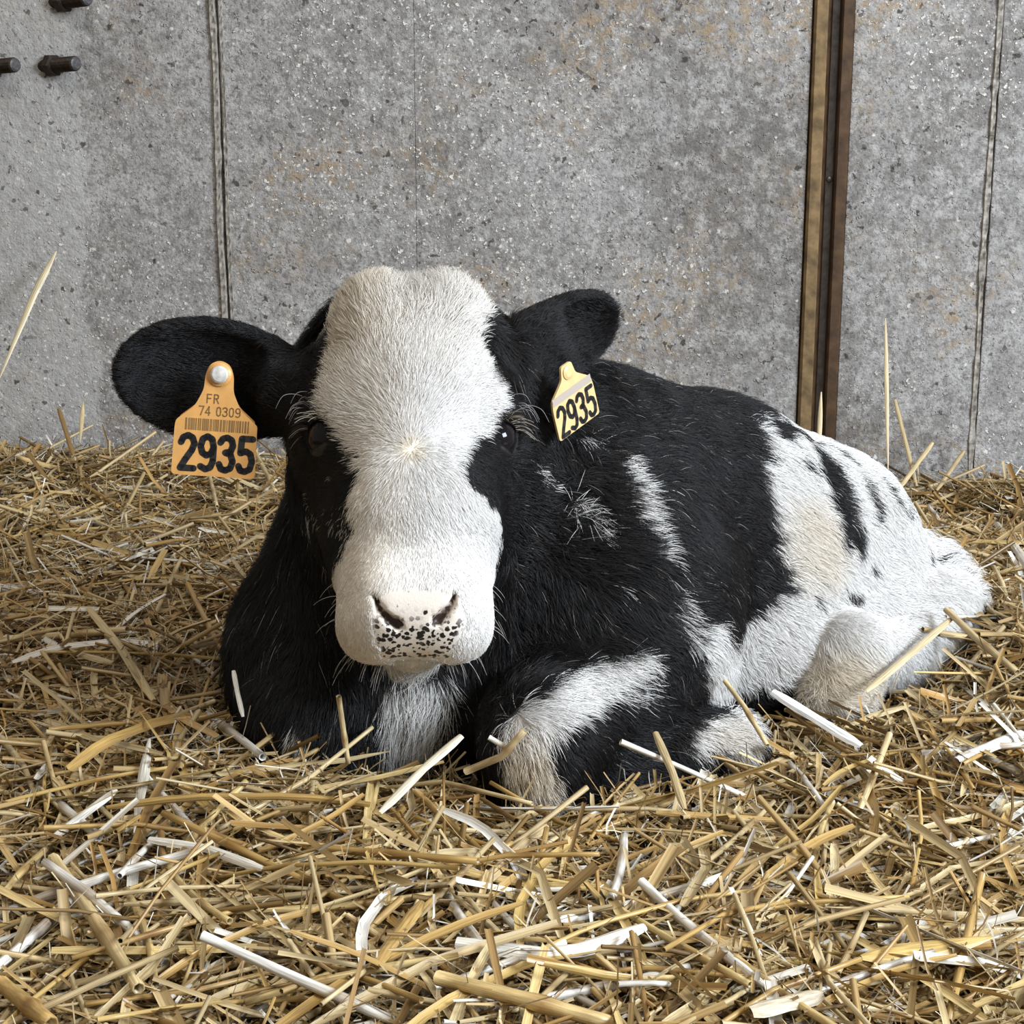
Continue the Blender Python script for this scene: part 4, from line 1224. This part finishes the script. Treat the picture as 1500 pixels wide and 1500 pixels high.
made = 0; spots = []; taken = set()
for _ in range(14000):
    if made >= 300 - len(SPECIAL): break
    v = 700 + 790 * random.random() ** 0.75; u = random.uniform(-10, 1510)
    p = gz(u, v, 0.016)
    if p[1] > WALL_Y - 0.12: continue
    if any((p[0] - s[0]) ** 2 + (p[1] - s[1]) ** 2 < (0.017 * (0.5 + p[1] * 0.5)) ** 2 for s in spots): continue
    ip = random.randrange(24); me, L_, kind = protos[ip]
    az = random.uniform(0, 2 * math.pi); el = random.gauss(0, 0.10)
    d = V3(math.cos(az) * math.cos(el), math.sin(az) * math.cos(el), math.sin(el))
    c = p + V3(0, 0, abs(math.sin(el)) * L_ * 0.3 - 0.002)
    pts = c[None] + d[None] * np.linspace(-0.55, 0.55, 9)[:, None] * L_
    if (sdf_at(pts) < 0.006).any() or (pts[:, 1] > WALL_Y - 0.02).any(): continue
    # in view, not hidden behind the calf
    ray = V3(0, 0, CAM_H) + (c - V3(0, 0, CAM_H)) * np.linspace(0.6, 0.985, 60)[:, None]
    if (sdf_at(ray) < 0.004).any(): continue
    (u0, v0), (u1, v1) = project(pts[0]), project(pts[-1]); uc, vc = project(c)
    if not (15 < uc < 1485 and vc < 1485): continue
    a = math.degrees(math.atan2(-(v1 - v0), u1 - u0)) % 180
    lie = 'lying level' if a < 14 or a > 166 else 'slanting up to the right' if a < 68 else 'slanting up to the left' if a > 112 else 'pointing away'
    size = 'long' if L_ > 0.135 else 'short'
    lab = '%s %s %s straw %s %s' % (size, COLW[(ip * 5 + ip // 8) % 8], {'tube': 'round', 'split': 'flat', 'leaf': 'tapering'}[kind], lie, where_words(uc, vc))
    if lab in taken: continue
    taken.add(lab)
    rot = Vector((1, 0, 0)).rotation_difference(Vector(d)) @ Quaternion((1, 0, 0), random.uniform(-0.6, 0.6))
    place_stalk(me, c, rot, lab, 'loose stalks strewn over the bedding')
    spots.append(c); made += 1

# ------------------------------------------------------------------ ear tags
M_TAG = plain_mat('tag_plastic', (0.66, 0.345, 0.105), 0.42, noise=0.10, nscale=90, bump=0.1)
M_TAGB = plain_mat('tag_plastic_pale', (0.74, 0.52, 0.24), 0.42, noise=0.08, nscale=90, bump=0.1)
M_INK = plain_mat('tag_ink', (0.012, 0.011, 0.012), 0.55)
M_INK2 = plain_mat('tag_faded_ink', (0.20, 0.115, 0.040), 0.6)
M_BTN = plain_mat('tag_button', (0.62, 0.60, 0.57), 0.38, noise=0.25, nscale=150, bump=0.3)
M_LASER = plain_mat('tag_grey_print', (0.42, 0.36, 0.30), 0.6)


def poly_plate(name, pts, y0, y1, mat, parent):
    """outline in x, z extruded along y (front at y0)"""
    n = len(pts)
    vs = [(x, y0, z) for x, z in pts] + [(x, y1, z) for x, z in pts]
    fs = [tuple(range(n)), tuple(range(n, 2 * n))[::-1]] + [(i, n + i, n + (i + 1) % n, (i + 1) % n) for i in range(n)]
    return mesh_obj(name, vs, fs, mat, parent)


def round_poly(pts, r, seg=4):
    out = []; n = len(pts)
    for i in range(n):
        p, a, b = np.array(pts[i]), np.array(pts[i - 1]), np.array(pts[(i + 1) % n])
        da, db = nrm(a - p), nrm(b - p); rr = min(r, np.linalg.norm(a - p) * 0.45, np.linalg.norm(b - p) * 0.45)
        s, e = p + da * rr, p + db * rr
        for k in range(seg + 1):
            t = k / seg; out.append(tuple((1 - t) ** 2 * s + 2 * t * (1 - t) * p + t * t * e))
    return out


GLYPH = {
    '2': [[(0.02, 0.78), (0.10, 0.93), (0.28, 1.0), (0.46, 0.93), (0.54, 0.76), (0.46, 0.56), (0.22, 0.26), (0.04, 0.0), (0.56, 0.0)]],
    '9': [[(0.53, 0.66), (0.44, 0.48), (0.27, 0.42), (0.10, 0.50), (0.03, 0.70), (0.10, 0.92), (0.28, 1.0), (0.46, 0.92), (0.53, 0.70), (0.53, 0.25), (0.44, 0.06), (0.26, 0.0), (0.06, 0.08)]],
    '3': [[(0.03, 0.84), (0.12, 0.96), (0.28, 1.0), (0.46, 0.93), (0.52, 0.76), (0.44, 0.58), (0.24, 0.54), (0.44, 0.50), (0.54, 0.28), (0.46, 0.07), (0.27, 0.0), (0.10, 0.04), (0.02, 0.18)]],
    '5': [[(0.52, 1.0), (0.10, 1.0), (0.07, 0.56), (0.28, 0.62), (0.46, 0.54), (0.53, 0.32), (0.46, 0.08), (0.27, 0.0), (0.10, 0.03), (0.02, 0.16)]],
    '7': [[(0.02, 1.0), (0.54, 1.0), (0.22, 0.0)]],
    '4': [[(0.42, 0.0), (0.42, 1.0), (0.02, 0.28), (0.56, 0.28)]],
    '0': [[(0.28, 1.0), (0.10, 0.90), (0.04, 0.50), (0.10, 0.10), (0.28, 0.0), (0.46, 0.10), (0.52, 0.50), (0.46, 0.90), (0.28, 1.0)]],
    'F': [[(0.06, 0.0), (0.06, 1.0), (0.52, 1.0)], [(0.06, 0.53), (0.44, 0.53)]],
    'R': [[(0.06, 0.0), (0.06, 1.0), (0.34, 1.0), (0.50, 0.90), (0.50, 0.62), (0.34, 0.52), (0.06, 0.52)], [(0.30, 0.52), (0.54, 0.0)]],
}


def stroke_glyph(name, ch, x, z, w, h, th, y, mat, parent):
    """a character drawn with a round-ended pen of thickness th, standing slightly proud of the plate"""
    vs, fs = [], []
    def disc(c, n=10):
        b = len(vs)
        for k in range(n): vs.append((c[0] + th / 2 * math.cos(2 * math.pi * k / n), y, c[1] + th / 2 * math.sin(2 * math.pi * k / n)))
        fs.append(tuple(range(b, b + n)))
    for line in GLYPH[ch]:
        P = [np.array((x + px_ / 0.56 * w, z + pz * h)) for px_, pz in line]
        for p in P: disc(p)
        for a, b in zip(P[:-1], P[1:]):
            d = nrm(b - a); nn = np.array((-d[1], d[0])) * th / 2; k = len(vs)
            for q_ in (a - nn, b - nn, b + nn, a + nn): vs.append((q_[0], y, q_[1]))
            fs.append((k, k + 1, k + 2, k + 3))
    ob = mesh_obj(name, vs, fs, mat, parent)
    return ob


def write(text, x, z, w, h, gap, th, y, mat, parent, name='digit'):
    for ch in text:
        if ch != ' ': stroke_glyph(name if ch.isdigit() else 'letter', ch, x, z, w, h, th, y, mat, parent)
        x += (w + gap) if ch != ' ' else (w * 0.6 + gap)


# the one on the ear at the left: hangs from its button, faces the camera
TB = at(322, 549, 1.408); ts = 1.0 / (FOC / 1.46)        # metres per frame pixel there


def tag_frame(origin, xdir, zdir):
    x = nrm(xdir); z = np.asarray(zdir, float); z = nrm(z - x * (x @ z)); y = np.cross(z, x)
    o = empty('ear_tag', (0, 0, 0))
    o.matrix_world = Matrix([[x[0], y[0], z[0], origin[0]], [x[1], y[1], z[1], origin[1]], [x[2], y[2], z[2], origin[2]], [0, 0, 0, 1]])
    return o


def Z(px_): return px_ * ts


left = tag_frame(TB, (1, 0.06, -0.085), (0.0, 0.22, 1))
tag(left, "orange ear tag 2935 with barcode on the calf's ear at the left", 'ear tag', 'ear tags of the calf')
outline = [(-20, 0), (-14, 15), (0, 21), (14, 15), (20, 0), (21, -24), (32, -48), (58, -70), (58, -78), (59, -146), (-60, -146), (-59, -78), (-58, -68), (-32, -46), (-21, -22)]
outline = [(Z(a), Z(b)) for a, b in outline]
poly_plate('front_plate', round_poly(outline, Z(7)), -0.0010, 0.0010, M_TAG, left)
back_o = [(a * 0.94 - Z(3), b * 0.92 + Z(1)) for a, b in outline]
poly_plate('back_plate', round_poly(back_o, Z(7)), 0.0230, 0.0248, M_TAG, left)
for nm, prof, m_ in (('collar', [(Z(17), -0.0008), (Z(17), -0.0022), (Z(13), -0.0034)], M_TAG), ('button', [(Z(12.5), -0.003), (Z(12.5), -0.0048), (Z(10), -0.0058), (Z(3), -0.0064)], M_BTN), ('pin', [(0.0022, 0.024), (0.0022, 0.0)], M_BTN)):
    vs, fs = lathe_y(prof, 24); mesh_obj(nm, vs, fs, m_, left, smooth=False)
write('2935', Z(-49), Z(-136), Z(20.5), Z(47), Z(7.2), Z(9.4), -0.00125, M_INK, left)
write('74 0309', Z(-26), Z(-59), Z(6.8), Z(12.5), Z(2.3), Z(1.7), -0.00120, M_INK2, left)
write('FR', Z(-16), Z(-41), Z(7), Z(12), Z(3), Z(1.9), -0.00120, M_INK2, left)
xb = -44.0
while xb < 46:
    wbar = random.choice((0.9, 0.9, 1.6, 2.4)); 
    bar = poly_plate('barcode_bar', [(Z(xb), Z(-81)), (Z(xb), Z(-64)), (Z(xb + wbar), Z(-64)), (Z(xb + wbar), Z(-81))], -0.00125, -0.0009, M_INK2, left)
    xb += wbar + random.choice((0.9, 1.2, 1.8))

# the one on the ear at the right: turned away, hanging below the ear
right = tag_frame(at(830, 545, 1.438), (0.62, 0.72, 0.30), (-0.13, -0.10, 1))
tag(right, "pale orange ear tag 2935 seen aslant on the calf's ear at the right", 'ear tag', 'ear tags of the calf')
ro = [(-13, 14), (13, 14), (18, -8), (50, -30), (53, -46), (53, -98), (-53, -98), (-53, -46), (-50, -30), (-18, -8)]
ro = [(Z(a) * 0.92, Z(b) * 0.92) for a, b in ro]
poly_plate('front_plate', round_poly(ro, Z(5)), -0.0010, 0.0010, M_TAGB, right)
write('2935', Z(-42), Z(-86), Z(17), Z(44), Z(6.0), Z(7.2), -0.00125, M_INK, right)
poly_plate('grey_print', [(Z(-46), Z(-36)), (Z(-46), Z(-24)), (Z(46), Z(-24)), (Z(46), Z(-36))], -0.00118, -0.0009, M_LASER, right)
vs, fs = lathe_y([(Z(11), 0.0), (Z(11), -0.002), (Z(7), -0.003)], 18); mesh_obj('button', vs, fs, M_TAGB, right)
vs, fs = lathe_y([(0.0022, 0.004), (0.0022, 0.0)], 12); mesh_obj('pin', vs, fs, M_TAGB, right)
